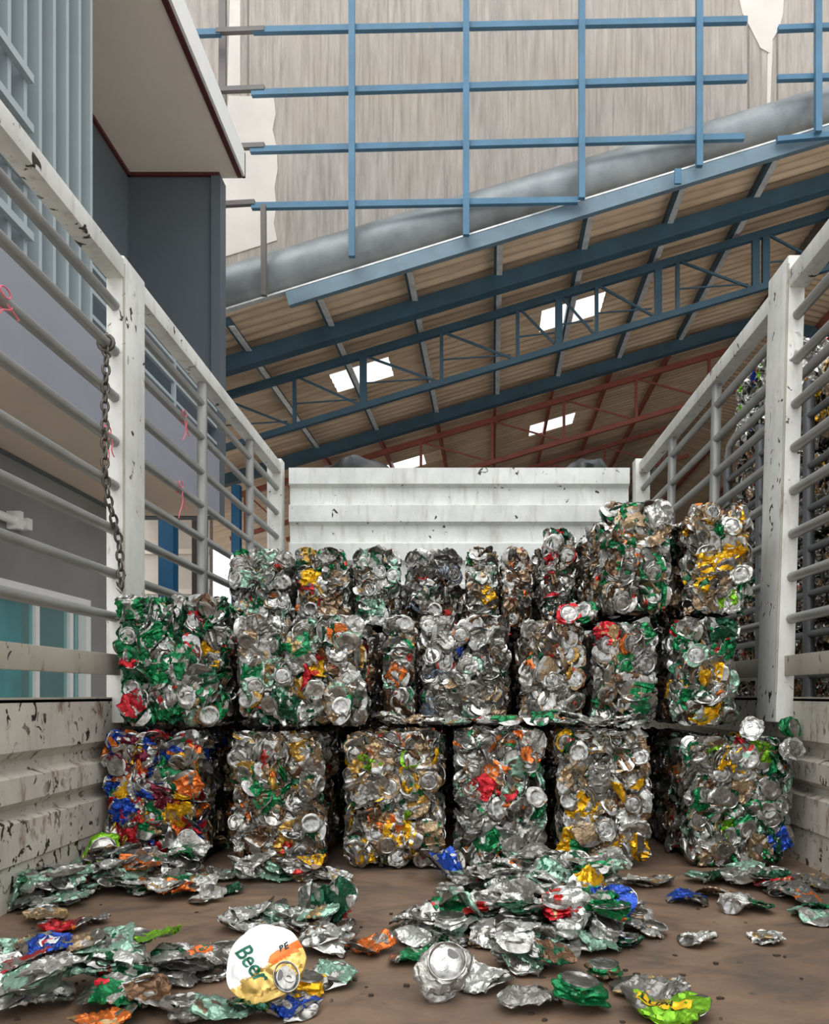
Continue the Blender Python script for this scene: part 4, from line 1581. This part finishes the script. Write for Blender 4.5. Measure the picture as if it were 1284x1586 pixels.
# cans lying on top of the bottom row, before the recessed bales
for a_, (pxa, pxb, lab, nn) in enumerate(((600, 790, 'on the ledge before the recessed bluish bale', 12), (820, 1010, 'on the ledge before the silver and brown bale', 7))):
    for _ in range(nn):
        px = rl_.uniform(pxa, pxb)
        yy = rl_.uniform(2.46, 2.6 if a_ == 0 else 2.5)
        tint = p_heap(rl_)
        ent = rl_.choice(SPL['flat'])
        Mx = Euler((rl_.gauss(0, .12), rl_.gauss(0, .12), rl_.uniform(0, 6.28))).to_matrix()
        x = (px - VX) / F * yy
        zz = ZB + .006 - (ent['V'] @ np.array(Mx).T)[:, 2].min() * .9
        lb = f'{CN[tint]} flattened can {lab}'
        place_can(ent, Mx, (x, yy, zz), tint, lb, lb.replace(' can ', ' cans '), rl_, scale=.9)
for px, py, d, tint, lab in ((1228, 1160, 2.415, 'bright', 'silver can end poking out at the outer top corner of the end bale'), (1226, 1126, 2.5, 'green', 'green can wedged upright between the end bale and the side panel'), (1165, 1128, 2.46, 'bright', 'bright silver can on top of the end bale by the post'), (905, 948, 2.52, 'green', 'green can resting on the middle row at the corner of the tallest bale'), (880, 950, 2.52, 'red', 'small red can resting on the middle row before the green top bale')):
    q = P(px, py, d)
    place_can(rl_.choice(SPL['puck']), Euler((1.1, rl_.uniform(-.4, .4), rl_.uniform(-.5, .5))).to_matrix(), q, tint, lab, None, rl_)

# ------------------------------------------------------------------ the big lettered can
def hero_can():
    rs = np.random.RandomState(4)
    c = floor_at(408, 1572)
    n_u, n_r = 72, 26
    RAD = .068
    pts = lambda x, y: .012 * (1 - (x * x + y * y) / RAD ** 2)
    cells = (rs.rand(30, 2) - .5) * .15
    def hgt(x, y):
        D = np.sort(np.hypot(cells[:, 0] - x, cells[:, 1] - y))
        low = 1.2 if y > .95 * x - .01 else 2.6
        return pts(x, y) + (min((D[1] - D[0]) / .01, 1) - .5) * .0022 * low
    def rim(a):
        return RAD * (1 + .03 * math.sin(3 * a + 1) + .02 * math.sin(7 * a))
    V, Fc, mi = [], [], []
    for i in range(n_r + 1):
        q = i / n_r
        for k in range(n_u):
            a = 2 * PI * k / n_u
            r = rim(a) * q
            x, y = r * math.cos(a), r * math.sin(a)
            V.append((x, y, hgt(x, y)))
    for k in range(n_u):                     # turned-under edge
        a = 2 * PI * k / n_u
        r = rim(a)
        V.append((r * 1.0 * math.cos(a), r * math.sin(a), -.012 + .003 * math.sin(9 * a)))
    for k in range(n_u):
        a = 2 * PI * k / n_u
        V.append((rim(a) * .6 * math.cos(a), rim(a) * .6 * math.sin(a), -.02))
    for i in range(n_r + 2):
        for k in range(n_u):
            k2 = (k + 1) % n_u
            A, B, C_, D_ = i * n_u + k, i * n_u + k2, (i + 1) * n_u + k2, (i + 1) * n_u + k
            Fc.append([A, D_, C_, B] if i else [A, D_, C_])
            q = (V[A][0] + V[C_][0]) / 2, (V[A][1] + V[C_][1]) / 2
            s = .95 * q[0] - .010 - q[1]          # across the label
            if i > n_r:
                mi.append(1)
            elif q[0] > .008 and -.013 < s < .013 and q[1] > -.002:
                mi.append(2)
            elif s > .002 + .003 * math.sin(q[0] * 300):
                mi.append(3)
            else:
                mi.append(0)
    Fc.append([(n_r + 2) * n_u + k for k in range(n_u)]); mi.append(1)
    me = mesh_from('lettered_can', V, Fc, mi, ['ink_white', 'alu', 'ink_orange', 'ink_gold'])
    o = add_obj('crushed_can', me)
    tag(o, 'big round flattened can, white and gold with green lettering, facing the camera', 'can')
    Mx = Euler((.92, .1, -.1)).to_matrix()
    Wz = (np.array(V) @ np.array(Mx).T)
    o.rotation_euler = Mx.to_euler()
    o.location = (c.x, c.y + .01, BED - Wz[:, 2].min() + .022)
    # lettering follows the dented face
    def letters(txt, size, x, y, ang, mat):
        cu = bpy.data.curves.new('lettering', 'FONT')
        cu.body = txt
        cu.size = size
        cu.shear = .25
        cu.offset = .0006
        to = bpy.data.objects.new('tmp_text', cu)
        COL.objects.link(to)
        dg = bpy.context.evaluated_depsgraph_get()
        m = bpy.data.meshes.new_from_object(to.evaluated_get(dg))
        bpy.data.objects.remove(to)
        bm = bmesh.new()
        bm.from_mesh(m)
        bmesh.ops.triangulate(bm, faces=bm.faces[:])
        for _ in range(2):
            bmesh.ops.subdivide_edges(bm, edges=[e for e in bm.edges if e.calc_length() > .004], cuts=1)
        ca, sa = math.cos(ang), math.sin(ang)
        for v in bm.verts:
            X, Y = v.co.x * ca - v.co.y * sa + x, v.co.x * sa + v.co.y * ca + y
            v.co = (X, Y, hgt(X, Y) + .0012)
        bm.to_mesh(m)
        bm.free()
        m.materials.clear()
        m.materials.append(M[mat])
        return add_obj('lettering', m, o)
    letters('Beer', .040, -.058, .010, -.70, 'ink_green')
    letters('BE', .016, .024, .018, .74, 'ink_dark')
    # lid folded onto the face
    V2, F2, Z2, H = raw_can(36, 4, np.random.RandomState(2), True)
    for nm, zs, mat in (('lid', (1,), 'alu'),):
        v, f, z = sub(V2, F2, Z2, zs)
        v = v - np.array([0, 0, .1125])
        L = add_obj('lid', mesh_from('hero_lid', v, f, [0] * len(f), [mat]), o)
        L.location = (.047, -.022, .012)
        L.rotation_euler = (-.1, .35, .4)
        L.scale = (.82, 1.05, 1)
        for n2, z2, m2 in (('pull_tab', (3,), 'alu'), ('mouth', (4,), 'hole')):
            v, f, z = sub(V2, F2, Z2, z2)
            add_obj(n2, mesh_from(n2, v - np.array([0, 0, .1125]), f, [0] * len(f), [m2]), L)


hero_can()


def debris():
    r = random.Random(77)
    bm = bmesh.new()
    for _ in range(90):
        p = floor_at(r.uniform(20, 1270), r.uniform(1400, 1584))
        s_ = r.uniform(.003, .009)
        pts = [(p.x + s_ * r.uniform(.5, 1.2) * math.cos(a * 1.26), p.y + s_ * r.uniform(.4, 1) * math.sin(a * 1.26), BED + .0006) for a in range(5)]
        bm_prism(bm, pts, (0, 0, r.uniform(.001, .004)))
    me = bpy.data.meshes.new('debris')
    bm.to_mesh(me)
    bm.free()
    o = add_obj('debris', me, None, None, ['rust_bits', 'alu'])
    for i, p in enumerate(me.polygons):
        p.material_index = 1 if (i // 7) % 4 == 0 else 0
    tag(o, 'tiny dark and silvery crumbs scattered over the brown bed floor', 'debris', kind='stuff')


simple('rust_bits', srgb(58, 46, 38), .8)
debris()


# small printed marks laid on single cans
def decal(o, kind, mat, txt=None, size=.02, at=(0, 0), ang=0., w=.03, h=.02, name='printed_mark'):
    up = (o.matrix_world if False else Matrix.LocRotScale(o.location, o.rotation_euler, o.scale))
    me0 = o.data
    bv = BVHTree.FromPolygons([v.co for v in me0.vertices], [p.vertices for p in me0.polygons])
    s = 1 if (up.to_3x3() @ Vector((0, 0, 1))).z > 0 else -1
    # reading direction towards the camera
    inv3 = up.to_3x3().inverted()
    ex = (inv3 @ Vector((1, 0, 0)))
    ex.z = 0
    ex.normalize()
    ey = Vector((0, 0, s)).cross(ex)
    bm = bmesh.new()
    if txt:
        cu = bpy.data.curves.new('lettering', 'FONT')
        cu.body = txt
        cu.size = size
        cu.align_x = 'CENTER'
        cu.align_y = 'CENTER'
        cu.offset = .0004
        to = bpy.data.objects.new('tmp_text', cu)
        COL.objects.link(to)
        dg = bpy.context.evaluated_depsgraph_get()
        m = bpy.data.meshes.new_from_object(to.evaluated_get(dg))
        bpy.data.objects.remove(to)
        bm.from_mesh(m)
        bmesh.ops.triangulate(bm, faces=bm.faces[:])
        for _ in range(2):
            bmesh.ops.subdivide_edges(bm, edges=[e for e in bm.edges if e.calc_length() > .003], cuts=1)
        lift = .0016
    else:
        m = bpy.data.meshes.new(name)
        if kind == 'rect':
            bmesh.ops.create_grid(bm, x_segments=16, y_segments=12, size=.5)
            bmesh.ops.scale(bm, vec=(w, h, 1), verts=bm.verts[:])
        else:
            bmesh.ops.create_circle(bm, cap_ends=True, segments=24, radius=w / 2)
            bmesh.ops.triangulate(bm, faces=bm.faces[:])
            for _ in range(2):
                bmesh.ops.subdivide_edges(bm, edges=bm.edges[:], cuts=1)
        lift = .0009
    ca, sa = math.cos(ang), math.sin(ang)
    ok = 0
    for v in bm.verts:
        x, y = v.co.x * ca - v.co.y * sa + at[0], v.co.x * sa + v.co.y * ca + at[1]
        p = ex * x + ey * y
        hit = bv.ray_cast(Vector((p.x, p.y, .2 * s)), Vector((0, 0, -s)))
        if hit[0]:
            v.co = hit[0] + Vector((0, 0, s * lift))
            ok += 1
        else:
            v.co = Vector((p.x, p.y, 99))
    bmesh.ops.delete(bm, geom=[v for v in bm.verts if v.co.z > 50], context='VERTS')
    bm.to_mesh(m)
    bm.free()
    for p in m.polygons:
        p.use_smooth = True
    m.materials.clear()
    m.materials.append(M[mat])
    return add_obj('lettering' if txt else name, m, o)


decal(orange_lab, 'rect', 'ink_orange', w=.045, h=.045, at=(0, 0), ang=.2, name='label_panel')
decal(orange_lab, 'text', 'ink_green', 'Yes', .026, at=(0, 0), ang=1.2)
decal(blue_logo, 'circle', 'ink_white', w=.036, at=(0, .0), name='round_mark')
decal(blue_logo, 'rect', 'ink_red', w=.02, h=.012, at=(.0, -.006), ang=.5)
decal(green_big, 'text', 'ink_white', 'BE', .034, at=(.02, 0), ang=.5)
decal(green_big, 'rect', 'ink_red', w=.02, h=.02, at=(-.03, 0), ang=.7)
decal(yellow_green, 'rect', 'ink_yellow', w=.075, h=.026, at=(-.005, -.005), ang=-.45, name='label_band')
decal(yellow_green, 'text', 'ink_dark', 'LUAI', .02, at=(-.012, -.002), ang=-.45)

# ------------------------------------------------------------------ light
w = bpy.data.worlds.new('sky')
scn.world = w
w.use_nodes = True
nt = w.node_tree
bg = nt.nodes['Background']
tc = nt.nodes.new('ShaderNodeTexCoord')
sx = nt.nodes.new('ShaderNodeSeparateXYZ')
nt.links.new(tc.outputs['Generated'], sx.inputs[0])
rp = nt.nodes.new('ShaderNodeValToRGB')
rp.color_ramp.elements[0].position = .0
rp.color_ramp.elements[0].color = (.5, .52, .54, 1)
rp.color_ramp.elements[1].position = 1.
rp.color_ramp.elements[1].color = (1., 1., 1., 1)
nt.links.new(sx.outputs['Z'], rp.inputs[0])
nt.links.new(rp.outputs[0], bg.inputs[0])
bg.inputs[1].default_value = 2.1
sd = bpy.data.lights.new('sun', 'SUN')
sd.energy = .8
sd.angle = math.radians(35)
sd.color = (1, .98, .95)
so = bpy.data.objects.new('sun', sd)
COL.objects.link(so)
so.location = (-3, -6, 12)
so.rotation_euler = Vector((.28, .75, -1.0)).to_track_quat('-Z', 'Y').to_euler()

vs = scn.view_settings
vs.view_transform = 'Standard'
vs.look = 'None'
vs.gamma = 1
vs.use_curve_mapping = False
vs.exposure = .12
scn.cycles.max_bounces = 8
scn.cycles.diffuse_bounces = 4
